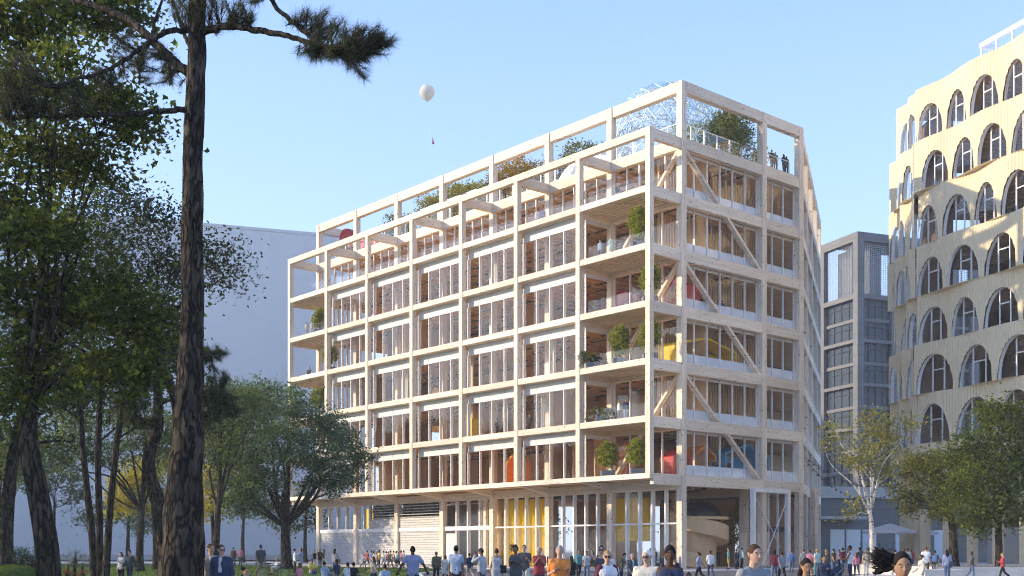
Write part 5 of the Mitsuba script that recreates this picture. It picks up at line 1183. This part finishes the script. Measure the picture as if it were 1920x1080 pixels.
    if det:
        e = lambda p: hc_ + Rh @ np.array(p)
        if glasses:
            gl = [H(S(e([s * .016, .097, .012]), .006, 8), S(e([s * .05, .088, .014]), .008, 8), S(e([s * .046, .090, -.012]), .012, 8), S(e([s * .022, .097, -.012]), .010, 8)) for s in (-1, 1)] + [bone(e([-.02, .099, .012]), e([.02, .099, .012]), .004, .004, 6)] + [bone(e([s * .05, .088, .014]), e([s * .078, -.01, .02]), .004, .004, 6) for s in (-1, 1)]
            add('sunglasses', U(gl), (.012, .012, .014), True, 'gloss')
        else:
            for s in (-1, 1):
                add('eye', H(S(e([s * .022, .080, .004]), .005, 8), S(e([s * .029, .0835, .004]), .0062, 8), S(e([s * .037, .077, .004]), .004, 8)), (.50, .48, .46), True, 'gloss'); add('iris', S(e([s * .030, .0865, .0045]), .0056, 8), (.02, .012, .01), True, 'gloss')
        for s in (-1, 1): add('eyebrow', H(S(e([s * .016, .0885, .0255]), .0036, 6), S(e([s * .034, .084, .031]), .0036, 6), S(e([s * .049, .073, .025]), .0026, 6)), HC[hc] if hc not in ('white', 'grey') else HC['grey'])
        lc = np.array(SK[skin]) * [.85, .55, .55]; add('lips', H(S(e([-.021, .081, -.059]), .0035, 6), S(e([0, .0935, -.0565]), .0065, 6), S(e([0, .0915, -.065]), .0065, 6), S(e([.021, .081, -.059]), .0035, 6)), lc)
    return k, (lambda p: ((np.asarray(p) - [0, 0, low]) * sc_) @ Rw.T + [x, y, z0]), dict(head=hc_, sh=sh, wr=wr, el=el, Rh=Rh)
def hash_(s):
    q = 7
    for c_ in s: q = (q * 131 + ord(c_)) % 2147483647
    return q
def ground_z(x, y):
    p = sg.Point(x, y)
    if pav.contains(p): return 0.
    if lawn.contains(p): return -.03
    if near_lawn.contains(p): return -.135
    if plz.contains(p): return -.05
    return float(gz(x, y))
def P(label, u, vh, Y, yaw, h=None, **k):
    """person whose head top is seen at (u, vh), at depth Y"""
    x = (u - 960) / F * Y; z = ground_z(x, Y); hh = h or np.clip(EYE + (HOR - vh) / F * Y - z, 1.45, 1.9)
    return make_person(label, x, Y, z, hh, yaw, **k)
def bag(label, T_, p, size, col, strap=None, kind='handbag'):
    k = thing(kind, label, 'bag'); a, b_, c_ = size; m = to_tm(H(*[S([sx * a, sy * b_, sz * c_ * (1 if sz < 0 else .8)], .03, 8) for sx in (-1, 1) for sy in (-1, 1) for sz in (-1, 1)]))
    pts = np.array([T_(np.asarray(p) + v) for v in m.vertices]); ent(k + '__pouch', trimesh.Trimesh(pts, m.faces, process=False), 'cloth', True, CO[col])
    if strap: ent(k + '__strap', tube([T_(q) for q in strap], [.012] * len(strap), 5), 'cloth', True, CO[col])

# near people
P('dark haired woman in a white top walking beside a man in a grey jacket', 227, 1036, 56, 165, sex='f', pose='walk', arms=('hold', 'down'), top='white', bot='black', hair='long', hc='brown')
P('man in an open grey jacket walking beside a woman in a white top', 243, 1031, 56, 170, pose='walk', arms=('swing', 'swing'), top='dgrey', sleeve='jacket', bot='navy', phase=.3)
P('man in a beige jacket just right of the big pine trunk', 395, 1020, 29, 200, pose='stand', top='beige', sleeve='jacket', bot='khaki', hc='brown', det=1, turn=.5)
P('man with sunglasses in a dark blue jacket over a grey shirt', 416, 1022, 28, 175, pose='stand', top='navy', sleeve='jacket', bot='denim', hc='brown', det=1, turn=.6, glasses=True)
P('person in a bright blue top half hidden behind the big pine trunk', 377, 1023, 31, 170, sex='f', top='blue', hair='pony', hc='black')
P('man in a dark brown jacket standing far off', 438, 1026, 118, 0, top='brown', sleeve='long', bot='dgrey')
P('man in a pink shirt walking away far off', 451, 1027, 118, 0, pose='walk', top='pink', sleeve='long', bot='dgrey', hc='grey')
P('man bending forward in a black jacket behind the curly blonde woman', 470, 1052, 40, 60, h=1.7, pose='crouch', lean=.5, top='black', sleeve='long', arms=('fwd', 'fwd'))
P('curly blonde woman in a striped dark top sitting low in front', 463, 1060, 31, 150, h=1.7, sex='f', pose='crouch', top='dgrey', sleeve='long', hair='afro', hc='fair', arms=('lap', 'lap'), det=1)
P('man in a dark cap, dark shirt and khaki shorts standing with his back turned', 489, 1021, 64, 15, top='dgrey', bot='khaki', legs='shorts', hair='cap', skin='m')
P('woman in a white blouse and black trousers facing a woman in a blue dress', 553, 1029, 80, 280, sex='f', top='white', sleeve='long', bot='black', hair='bun', arms=('fwd', 'down'))
_, Tm, jj = P('woman in a long blue dress with one hand raised to her face', 565, 1028, 80, 80, sex='f', top='lav', legs='dress', hair='bob', hc='brown', arms=('face', 'down'))
P('woman in black top and white trousers near the corner shutter', 590, 1031, 106, 200, sex='f', top='black', sleeve='tank', bot='white', hair='bun', hc='brown', arms=('raise', 'hip'))
P('woman in black standing in the middle of three women by the corner shutter', 600, 1030, 106, 190, sex='f', top='black', bot='olive', hair='long', hc='brown', arms=('hold', 'down'))
P('woman in brown top and white shorts, right of three women', 607, 1030, 106, 120, sex='f', top='brown', sleeve='tank', bot='white', legs='mini', hair='long', hc='brown')
_, Tm, jj = P('woman with very long black hair in a grey outfit carrying a brown bag', 628, 1029, 76, 330, sex='f', top='grey', sleeve='long', bot='denim', hair='long', hc='black', pose='walk', phase=.6)
bag('brown shoulder bag of the woman with very long black hair', Tm, [.26, .02, .92], (.13, .04, .1), 'brown', [[.18, 0, 1.47], [.24, .06, 1.2], [.27, .03, 1.02]])
P('man in a light shirt sitting on the lawn with his back turned', 608, 1072, 60, 330, h=1.72, pose='sit', top='lblue', hc='black', arms=('lap', 'lap'))
P('dark haired woman in white sitting on the lawn beside another', 652, 1071, 58, 30, h=1.68, sex='f', pose='sit', top='white', hair='pony', arms=('lap', 'lap'))
P('person in black sitting on the lawn, right one of a pair', 663, 1073, 58, 340, h=1.7, pose='sit', top='black', arms=('lap', 'lap'))
P('woman in a pink top sitting on the lawn by the tree', 562, 1073, 57, 60, h=1.65, sex='f', pose='sit', top='pink', hair='bob', hc='red', arms=('lap', 'lap'))
P('man in a lavender polo shirt walking away with arms swinging', 774, 1024, 38, 10, pose='walk', top='lav', bot='navy', skin='d', arms=('out', 'out'), det=1, phase=.35)
P('man in a loose light blue shirt seen from behind', 855, 1023, 40, 345, pose='walk', top='lblue', bot='black', skin='t', arms=('down', 'down'), det=1, phase=.6)
P('man in a pale grey sweater, hand at his bowed face', 903, 1029, 42, 60, pose='walk', top='lgrey', sleeve='long', bot='dgrey', skin='t', arms=('face', 'down'), nod=.5, det=1)
_, Tm, jj = P('woman in a pale backless playsuit carrying a black bag', 931, 1029, 44, 5, sex='f', pose='walk', top='lgrey', sleeve='tank', bot='lgrey', legs='mini', hair='bun', hc='brown', skin='m', det=1)
bag('black shoulder bag of the woman in the pale playsuit', Tm, [.24, -.02, .98], (.1, .05, .13), 'black', [[.17, 0, 1.46], [.23, .03, 1.25], [.24, -.02, 1.1]])
_, Tm, jj = P('woman running in a dark tank top with her dark hair flying', 967, 1024, 36, 165, sex='f', pose='run', top='dgrey', sleeve='tank', bot='navy', hair='short', hc='black', skin='t', arms=('bent', 'bent'), det=1)
def strands(k, T_, root, vec, n, L, seed, col, spread=.05, r=.004):
    g = np.random.default_rng(seed); ms = []
    for i in range(n):
        p = np.asarray(root) + g.normal(0, spread, 3) * [.8, .8, 1]; d = np.asarray(vec, float) + g.normal(0, .2, 3); l = L * g.uniform(.5, 1.15); pts = []
        for t in np.linspace(0, 1, 7): pts.append(T_(p + d * l * t + np.array([0, 0, .06 * math.sin(5 * t + i)]) * t + g.normal(0, .008, 3)))
        ms.append(tube(pts, np.linspace(r * 1.6, r * .5, 7), 4, False))
    ent(k + '__loose_hair', cat(ms), 'cloth', True, HC[col], kind='stuff')
strands('person_%03d' % (len([q for q in labels if q.startswith('person')]) - 1), Tm, jj['head'] + [.0, -.06, .03], [.75, -.55, .1], 60, .32, 4, 'black', .04)
P('man in dark grey T-shirt jogging behind the woman with flying hair', 983, 1023, 45, 175, pose='run', top='dgrey', bot='cream', legs='shorts', hc='brown', arms=('bent', 'bent'), det=1)
P('woman with cropped hair in a dark red top, hands at her chest', 1011, 1026, 40, 185, sex='f', top='red', bot='navy', hair='short', hc='grey', skin='m', arms=('crossed', 'crossed'), det=1, turn=.3)
P('middle aged man running in a bright orange T-shirt', 1049, 1025, 25, 195, pose='run', top='orange', bot='dgrey', hc='grey', skin='l', arms=('bent', 'bent'), det=1, turn=-.4)
P('pale man with sunglasses raising his arm behind the blonde woman', 1128, 1023, 33, 170, top='dgrey', sleeve='tank', bot='dgrey', hc='brown', arms=('down', 'raise'), det=1, glasses=True)
P('blonde woman with round sunglasses in a white shirt with maroon sleeves', 1138, 1034, 22, 200, sex='f', pose='walk', top='white', scol='maroon', bot='denim', hair='bun', hc='fair', det=1, glasses=True, turn=-.4)
_k = 'person_%03d' % (len([q for q in labels if q.startswith('person')]) - 1)
P('boy in a white shirt leaning sideways over a bicycle by the hall', 1153, 1048, 58, 60, h=1.5, pose='walk', lean=.35, top='white', bot='khaki', hc='brown', arms=('fwd', 'fwd'))
P('boy in a striped green shirt leaning forward beside another boy', 1165, 1042, 58, 250, h=1.55, pose='walk', lean=.25, top='olive', bot='navy', hc='black', arms=('fwd', 'down'))
P('smiling white haired man with sunglasses in a pale shirt', 1213, 1033, 19.5, 165, pose='walk', top='cream', bot='khaki', hc='white', skin='l', det=1, glasses=True, turn=-.25, hair='short')
P('dark haired boy in a light blue shirt behind the white haired man', 1239, 1051, 30, 20, h=1.36, top='lblue', bot='denim', hc='black')
P('dark skinned woman with cropped black hair in a navy running top', 1256, 1027, 17, 178, sex='f', pose='run', top='navy', sleeve='tank', bot='black', hair='afro', hc='black', skin='d', arms=('bent', 'bent'), det=1)
P('child with dark curly hair in a black coat below the corner column', 1291, 1061, 26, 200, h=1.2, top='black', sleeve='jacket', bot='black', hair='bob', hc='black', skin='d')
P('man with short dark hair and stubble in a grey T-shirt, largest man in front', 1413, 1024, 14, 205, pose='walk', top='grey', bot='dgrey', hc='brown', skin='l', det=1, turn=.0)
P('woman with smooth dark hair in a black jacket looking down', 1511, 1049, 16, 185, sex='f', pose='walk', top='black', sleeve='jacket', bot='black', hair='long', hc='black', skin='m', nod=.35, det=1, arms=('hold', 'hold'))
_, Tm, jj = P('young woman with thick dark hair blowing to the left, nearest to the viewer', 1690, 1041, 9.6, 176, sex='f', pose='run', top='dgrey', sleeve='tank', bot='black', hair='short', hc='black', skin='m', arms=('bent', 'bent'), det=1, nod=.12)
strands('person_%03d' % (len([q for q in labels if q.startswith('person')]) - 1), Tm, jj['head'] + [.05, -.03, .03], [.95, -.1, .25], 90, .21, 9, 'black', .03, .0026)
locks = []
gl_ = np.random.default_rng(12)
for i in range(46):
    a_ = gl_.uniform(-.55, .75); l_ = gl_.uniform(.10, .20); b_ = jj['head'] + [.05 + gl_.uniform(0, .03), -.04 + gl_.normal(0, .02), .03 + .06 * a_]; ph_ = gl_.uniform(0, 6)
    locks.append(tube([Tm(b_ + np.array([math.cos(a_ * .8) * l_ * t_, -.03 * t_, math.sin(a_ * .8) * l_ * t_ + .016 * math.sin(7 * t_ + ph_) * t_])) for t_ in np.linspace(0, 1, 9)], np.array([.013, .017, .018, .017, .015, .013, .010, .007, .002]), 6))
ent('person_%03d' % (len([q for q in labels if q.startswith('person')]) - 1) + '__blown_hair', cat(locks), 'cloth', True, HC['black'], kind='stuff')
P('woman in a yellow skirt and teal jacket with a backpack crossing the entrance', 1366, 1027, 95, 80, sex='f', pose='walk', top='teal', sleeve='long', bot='yellow', legs='shorts', hair='pony', hc='brown')
P('man in a dark blue coat walking into the entrance', 1381, 1030, 97, 280, pose='walk', top='navy', sleeve='long', bot='navy')
P('man in a pale mint jacket walking into the entrance', 1391, 1027, 97, 290, pose='walk', top='mint', sleeve='long', bot='black', hc='brown')
P('person in a bright blue jacket with a dark backpack right of the portal', 1484, 1032, 90, 350, pose='walk', top='blue', sleeve='long', bot='denim', hc='brown', arms=('down', 'down'))
P('man seen in the distance through the entrance hall', 1347, 1037, 118, 180, h=1.7, top='dgrey', bot='navy')
# group along the shutters
grp = [(682, 1036, 'lblue', 'navy', 'm', 'long', 'brown', 1.25), (688, 1032, 'red', 'denim', 'm', 'shorts', 'brown', 0), (697, 1032, 'blue', 'dgrey', 'm', 'shorts', 'brown', 0), (701, 1034, 'white', 'dgrey', 'f', 'shorts', 'black', 0), (706, 1035, 'beige', 'khaki', 'f', 'shorts', 'fair', 0), (711, 1036, 'yellow', 'black', 'f', 'long', 'black', 0),
       (719, 1032, 'white', 'lgrey', 'm', 'long', 'brown', 0), (724, 1033, 'lblue', 'white', 'm', 'shorts', 'brown', 0), (728, 1031, 'red', 'beige', 'm', 'shorts', 'fair', 0), (732, 1032, 'green', 'denim', 'm', 'long', 'black', 0), (738, 1034, 'beige', 'khaki', 'm', 'shorts', 'brown', 0), (743, 1032, 'white', 'black', 'f', 'shorts', 'brown', 0), (747, 1033, 'teal', 'black', 'm', 'shorts', 'fair', 0), (752, 1032, 'pink', 'denim', 'f', 'long', 'red', 0), (757, 1035, 'lgrey', 'beige', 'm', 'shorts', 'brown', 0)]
ordw = ['first', 'second', 'third', 'fourth', 'fifth', 'sixth', 'seventh', 'eighth', 'ninth', 'tenth', 'eleventh', 'twelfth', 'thirteenth', 'fourteenth', 'fifteenth', 'sixteenth', 'seventeenth']
nm = lambda c_: dict(lblue='light blue', dgrey='dark grey', lgrey='pale grey', lav='lavender').get(c_, c_)
for i, (u, vh, tc, bc, sx, lg, hcx, hh) in enumerate(grp):
    P('person in %s top and %s %s, %s from left passing the shutters' % (nm(tc), nm(bc), 'trousers' if lg == 'long' else 'shorts', ordw[i]), u, vh, 108 + 3 * ((i * 7) % 4) / 2, 275 + 25 * ((i * 5) % 3), h=hh or 1.60 + .04 * ((i * 3) % 4), sex=sx, pose='walk', arms=('swing', 'swing'), top=tc, bot=bc, legs=lg, hc=hcx, hair='short' if sx == 'm' else 'bob', phase=[.1, .9, .3][i % 3], shoes='white' if i % 2 else 'dgrey', group='pedestrians passing the shutters')
# crowd on the plaza
crowd = [(1507, 1029, 80, 'grey', 'khaki', 'm', 'long', 'brown', 0), (1519, 1030, 78, 'pink', 'black', 'm', 'shorts', 'brown', 350), (1532, 1029, 76, 'mint', 'teal', 'f', 'long', 'fair', 10), (1549, 1030, 76, 'dgrey', 'denim', 'f', 'long', 'fair', 350), (1563, 1029, 82, 'brown', 'denim', 'f', 'long', 'black', 20), (1580, 1026, 84, 'maroon', 'denim', 'm', 'long', 'black', 5),
         (1606, 1036, 76, 'pink', 'navy', 'f', 'long', 'brown', 0), (1612, 1026, 86, 'dgrey', 'dgrey', 'm', 'long', 'black', 20), (1624, 1032, 74, 'beige', 'lgrey', 'm', 'long', 'fair', 340), (1628, 1026, 92, 'grey', 'navy', 'm', 'long', 'black', 10), (1656, 1027, 92, 'blue', 'navy', 'm', 'long', 'black', 0), (1667, 1031, 84, 'navy', 'black', 'm', 'long', 'brown', 350), (1679, 1031, 80, 'white', 'dgrey', 'm', 'long', 'black', 10), (1646, 1028, 96, 'teal', 'dgrey', 'f', 'long', 'brown', 0),
         (1695, 1028, 84, 'cream', 'dgrey', 'm', 'long', 'brown', 330), (1702, 1027, 76, 'lgrey', 'beige', 'm', 'long', 'black', 0), (1736, 1025, 67, 'white', 'brown', 'm', 'long', 'red', 340), (1574, 1030, 100, 'white', 'black', 'm', 'long', 'black', 200), (1590, 1031, 104, 'lblue', 'denim', 'f', 'long', 'black', 180), (1710, 1030, 104, 'red', 'black', 'f', 'long', 'brown', 180), (1640, 1030, 108, 'cream', 'khaki', 'f', 'long', 'fair', 160)]
for i, (u, vh, Y, tc, bc, sx, lg, hcx, yw) in enumerate(crowd):
    P('pedestrian in %s top and %s %s, %s' % (nm(tc), nm(bc), 'trousers' if lg == 'long' else 'shorts', 'nearest the building' if i < 3 else ('beyond the birch' if u > 1640 else 'in the passage')), u, vh, Y, yw, sex=sx, pose='walk' if i % 4 else 'stand', arms=('swing', 'swing') if i % 3 else ('down', 'hold'), top=tc, bot=bc, legs=lg, hc=hcx, hair='short' if sx == 'm' else ['long', 'pony', 'bun'][i % 3], phase=[.1, .85, .3, .7][i % 4], sleeve='long' if i % 3 == 0 else 'short', skin='lmlt'[i % 4], shoes='white' if i % 3 == 1 else 'black', group='pedestrians on the plaza')

# more passers-by in the foreground and middle distance
more = [(700, 1046, 52, 'beige', 'navy', 'f', 'long', 'brown', 70, 'walk'), (722, 1060, 50, 'lblue', 'dgrey', 'm', 'long', 'black', 20, 'sit'), (818, 1034, 62, 'olive', 'black', 'm', 'long', 'black', 190, 'walk'), (835, 1040, 60, 'cream', 'denim', 'f', 'dress', 'fair', 170, 'walk'), (880, 1036, 66, 'navy', 'khaki', 'm', 'shorts', 'brown', 30, 'walk'),
        (1085, 1030, 70, 'teal', 'black', 'f', 'long', 'brown', 185, 'walk'), (1100, 1033, 66, 'lgrey', 'denim', 'm', 'long', 'black', 180, 'walk'), (1072, 1042, 48, 'black', 'dgrey', 'f', 'long', 'black', 150, 'walk'), (1185, 1036, 46, 'dgrey', 'navy', 'm', 'long', 'grey', 200, 'walk'), (1310, 1034, 62, 'lav', 'black', 'f', 'long', 'brown', 80, 'walk'),
        (1332, 1032, 70, 'white', 'navy', 'm', 'long', 'black', 10, 'walk'), (1452, 1031, 66, 'maroon', 'denim', 'f', 'long', 'black', 340, 'walk'), (1466, 1033, 60, 'grey', 'black', 'm', 'long', 'brown', 10, 'walk'), (1545, 1040, 40, 'navy', 'dgrey', 'm', 'long', 'black', 175, 'walk'), (1728, 1040, 52, 'cream', 'olive', 'f', 'dress', 'brown', 100, 'walk'), (1822, 1034, 64, 'dgrey', 'denim', 'm', 'long', 'brown', 270, 'walk'), (1880, 1036, 62, 'red', 'black', 'f', 'long', 'fair', 80, 'walk'),
        (340 + 180, 1052, 74, 'lgrey', 'khaki', 'm', 'long', 'fair', 120, 'sit'), (585, 1056, 66, 'yellow', 'denim', 'f', 'long', 'black', 210, 'sit'), (632, 1058, 62, 'navy', 'beige', 'm', 'long', 'brown', 60, 'sit')]
where = ['on the path left of the lavender shirt', 'beside the lawn edge', 'left of the light blue shirt', 'between two men in pale shirts', 'behind the man holding his face', 'right of the orange runner', 'just left of the raised arm', 'behind the orange runner', 'left of the white haired man', 'below the spiral stair', 'in front of the entrance', 'right of the big grey T-shirt man', 'by the portal foot', 'right of the woman looking down', 'by the planter end', 'in front of the planter wall', 'at the right end of the planter wall', 'on the grass near the bicycle', 'on the grass under the tree', 'on the grass behind the reclining pair']
for i, (u, vh, Y, tc, bc, sx, lg, hcx, yw, ps) in enumerate(more):
    P('%s in %s top %s %s' % ('woman' if sx == 'f' else 'man', nm(tc), 'sitting' if ps == 'sit' else 'walking', where[i]), u, vh, Y, yw, h=1.7 if ps == 'sit' else None, sex=sx, pose=ps, arms=('lap', 'lap') if ps == 'sit' else [('swing', 'swing'), ('hold', 'down'), ('down', 'swing')][i % 3], top=tc, bot=bc, legs=lg, hc=hcx, hair='short' if sx == 'm' else ['long', 'pony', 'bun', 'bob'][i % 4], phase=[.1, .85, .3, .7][i % 4], sleeve=['short', 'long', 'jacket'][i % 3], skin='lmtd'[i % 4], det=1 if Y < 55 else 0)
_, Tm, jj = P('man in a white tank top pushing a dark stroller', 1594, 1023, 58, 75, pose='walk', top='white', sleeve='tank', bot='navy', skin='t', arms=('fwd', 'fwd'), det=1)
_, Tm2, jj = P('boy in a yellow green shirt with a blue backpack', 1753, 1032, 67, 330, pose='stand', top='olive', bot='beige', hc='brown')
bag('blue backpack on the boy in the yellow green shirt', Tm2, [0, -.17, 1.25], (.12, .06, .2), 'blue', [[-.12, -.1, 1.4], [-.13, .09, 1.4], [-.12, .08, 1.1]], 'backpack')
_, Tm3, jj = P('woman with black hair in a pale loose blouse carrying a dark bag by the planter', 1776, 1030, 60, 350, sex='f', pose='stand', top='lav', sleeve='long', bot='denim', hair='long', hc='black')
bag('dark shoulder bag of the woman in the pale loose blouse', Tm3, [.22, -.05, .95], (.14, .05, .12), 'navy', [[.17, 0, 1.46], [.23, .03, 1.25], [.22, -.02, 1.06]])
# people on the building
def PB(label, s, t, L, yaw, h=1.72, **k): q = stz(s, t, L); return make_person(label, q[0], q[1], L, h, yaw, **k)
PB('man in a navy shirt holding a phone up on the setback terrace', 5.2, -2.2, LV[5], 130, top='navy', bot='lgrey', arms=('raise', 'hold'), hc='fair')
PB('woman in white, left one of two on the setback terrace', 15.4, -2.2, LV[5], 170, sex='f', top='white', bot='lblue', legs='mini', hair='long')
PB('woman in a blue playsuit stretching beside another on the setback terrace', 14.6, -2.2, LV[5], 190, sex='f', top='lav', bot='lav', legs='mini', hair='long', arms=('down', 'raise'))
PB('woman in a light blue top on the uppermost corner loggia', 6.6, -2.9, LV[4], 160, sex='f', top='lblue', bot='denim', hair='bun')
PB('curly haired woman in a long pale green dress on the uppermost corner loggia', 5.2, -3.0, LV[4], 170, sex='f', top='mint', legs='dress', hair='afro', hc='fair', sleeve='long', arms=('hold', 'hold'))
PB('woman in a red checked shirt bending over plants on a loggia', 6.6, -2.4, LV[2], 60, sex='f', top='red', bot='lblue', lean=.6, arms=('fwd', 'fwd'), hair='bun', hc='brown')
PB('woman in a white shirt chatting with a man beside a palm', 4.3, -3.0, LV[1], 280, sex='f', top='white', bot='denim', hair='bob', hc='fair', sleeve='long', arms=('hold', 'down'))
PB('man in an open navy jacket and jeans beside a palm on a loggia', 3.5, -3.0, LV[1], 170, top='navy', sleeve='jacket', bot='lblue', hc='brown')
for i, (s, tc) in enumerate(((54.4, 'cream'), (53.6, 'lgrey'), (53.0, 'dgrey'))): PB('person in a %s top on the upper left end loggia, %s of three' % (nm(tc), ['left', 'middle', 'right'][i]), s, -3.1 + .2 * i, LV[4], [180, 150, 330][i], top=tc, bot='lgrey', hc='brown', arms=('hold', 'down'))
PB('person in dark clothes sitting at the left end loggia', 54.0, -3.0, LV[3], 170, top='brown', pose='sit', bot='black', arms=('lap', 'lap'))
PB('person in a pale top sitting deeper in the left end loggia', 51.4, -2.2, LV[3], 150, top='cream', pose='sit', bot='beige', arms=('lap', 'lap'))
for i, (t, tc, bc, sx) in enumerate(((13.9, 'black', 'denim', 'm'), (14.7, 'black', 'black', 'm'), (15.7, 'dgrey', 'black', 'f'), (16.4, 'black', 'black', 'f'))): PB('person in %s on the roof behind the glass railing, %s of four' % (['black and jeans', 'a black coat', 'a dark grey coat', 'a black dress'][i], ['leftmost', 'second', 'third', 'rightmost'][i]), 1.25 + .2 * (i % 2), t, LV[6] + .75, [200, 150, 20, 330][i], sex=sx, top=tc, bot=bc, sleeve='long', hair='short' if sx == 'm' else 'long', hc='brown', arms=('hold', 'down'))
for i, (t, L, tc) in enumerate(((4.2, LV[3], 'black'), (5.4, LV[3], 'navy'), (7.0, LV[3], 'dgrey'), (5.0, LV[0], 'black'), (5.9, LV[0], 'dgrey'), (7.9, LV[0], 'black'))): PB('office worker in %s behind the short facade glass, %s' % (nm(tc), ['upper floor, left', 'upper floor, middle', 'upper floor, right', 'lowest floor, left', 'lowest floor by the orange booth', 'lowest floor by the blue booth'][i]), 1.4, t, L, 250 + 60 * i, top=tc, sleeve='long', bot='black')
for i, (s, t, tc) in enumerate(((2.2, 2.0, 'dgrey'), (4.4, 1.6, 'navy'), (5.1, 1.8, 'black'), (10.2, 2.2, 'navy'), (10.9, 2.0, 'blue'), (11.6, 2.4, 'black'), (12.3, 2.0, 'dgrey'), (13.2, 2.6, 'teal'), (14.1, 2.1, 'black'), (18.2, .9, 'white'))): PB('visitor in %s inside the ground floor hall, %s from the corner' % (nm(tc), ordw[i]), s, t, .02, 40 * i, top=tc, sleeve='long', bot='black', hc='black', sex='fm'[i % 2], hair='long' if i % 2 == 0 else 'short', group='visitors inside the hall')
for i, (s, L) in enumerate(((16.8, LV[1]), (20.6, LV[1]), (21.5, LV[1]))): PB('office worker in dark clothes behind the long facade glass, %s' % ordw[i], s, -1.9, L, 180 - 60 * i, top='dgrey', sleeve='long', bot='black')
# bicycle resting on the lawn, stroller
BK = thing('bicycle', 'dark bicycle lying tilted on the lawn behind the seated people', 'bicycle'); bo = px(512, 1078, 62); bz = -.03
def ring(c_, r, w, ax, up_, n=28): return tube([c_ + r * (math.cos(a) * ax + math.sin(a) * up_) for a in np.linspace(0, 2 * np.pi, n)], [w] * n, 6, False)
ax = np.array([1., .15, 0]); ax /= np.linalg.norm(ax); upv = np.array([0, .25, .97]); 
for s in (-1, 1):
    c_ = np.array([bo[0], bo[1], bz + .34]) + ax * .53 * s; w_ = ent(BK + '__wheel', ring(c_, .33, .02, ax, upv), 'dark_metal', True)
    ent(w_ + '__spokes', cat([tube([c_, c_ + .32 * (math.cos(a) * ax + math.sin(a) * upv)], [.004, .004], 4, False) for a in np.arange(0, 6.28, .45)]), 'grey_steel', kind='stuff')
bb = lambda a, b_: np.array([bo[0], bo[1], bz]) + ax * a + upv * b_
for p, q in ((bb(-.53, .34), bb(-.1, .3)), (bb(-.1, .3), bb(-.25, .8)), (bb(-.25, .75), bb(.38, .8)), (bb(-.1, .3), bb(.38, .72)), (bb(.38, .85), bb(.53, .34)), (bb(-.53, .34), bb(-.25, .75))): ent(BK + '__frame_tube', tube([p, q], [.018, .018], 7), 'dark_metal', True)
ent(BK + '__handlebar', tube([bb(.36, .9) - [.0, .26, 0], bb(.36, .95), bb(.36, .9) + [0, .26, 0]], [.014] * 3, 6), 'grey_steel', True); ent(BK + '__saddle', to_tm(H(S(bb(-.36, .88), .06, 8), S(bb(-.16, .88), .025, 8))), 'dark_metal', True)
ST_ = thing('stroller', 'dark stroller pushed by the man in the white tank top', 'stroller'); so_ = px(1566, 1060, 58); so_[2] = gz(so_[0], 58) if not plz.contains(sg.Point(so_[0], 58)) else -.05
q = lambda a, b_, c_=0: so_ + [a, c_, b_]
ent(ST_ + '__seat', to_tm(H(S(q(-.25, .55), .16), S(q(.2, .5), .15), S(q(.28, .9), .1))), 'cloth', True, CO['navy']); ent(ST_ + '__hood', to_tm(H(S(q(.05, .98), .2), S(q(.3, .82), .18)) - Manifold.cube([1, 1, .6], True).translate([float(x_) for x_ in q(-.3, .72)])), 'cloth', True, CO['dgrey'])
for a in (-.35, .35):
    for c_ in (-.22, .22): ent(ST_ + '__wheel', ring(q(a, .14, c_), .13, .025, np.array([1., 0, 0]), np.array([0, 0, 1.])), 'dark_metal', True)
for c_ in (-.2, .2): ent(ST_ + '__frame_tube', tube([q(-.35, .14, c_), q(.1, .55, c_), q(.62, 1.05, c_)], [.015] * 3, 6), 'grey_steel', True); ent(ST_ + '__frame_tube', tube([q(.35, .14, c_), q(-.1, .6, c_)], [.015] * 2, 6), 'grey_steel', True)

# ---------------------------------------------------------------- air
scene['air'] = {'type': 'homogeneous', 'albedo': {'type': 'rgb', 'value': [.90, .95, .99]}, 'sigma_t': {'type': 'rgb', 'value': [HAZE] * 3}}
k = ent('haze', trimesh.creation.box(extents=[1, 1, 1]), None, raw=True)
scene['haze'] = {'type': 'cube', 'to_world': T().translate([0, 600, 40]).scale([1600, 900, 42]), 'bsdf': {'type': 'null'}, 'interior': {'type': 'ref', 'id': 'air'}}
labels['haze'] = {'label': 'thin blue morning haze over the square', 'category': 'haze', 'kind': 'stuff'}
scene['camera']['medium'] = {'type': 'ref', 'id': 'air'}
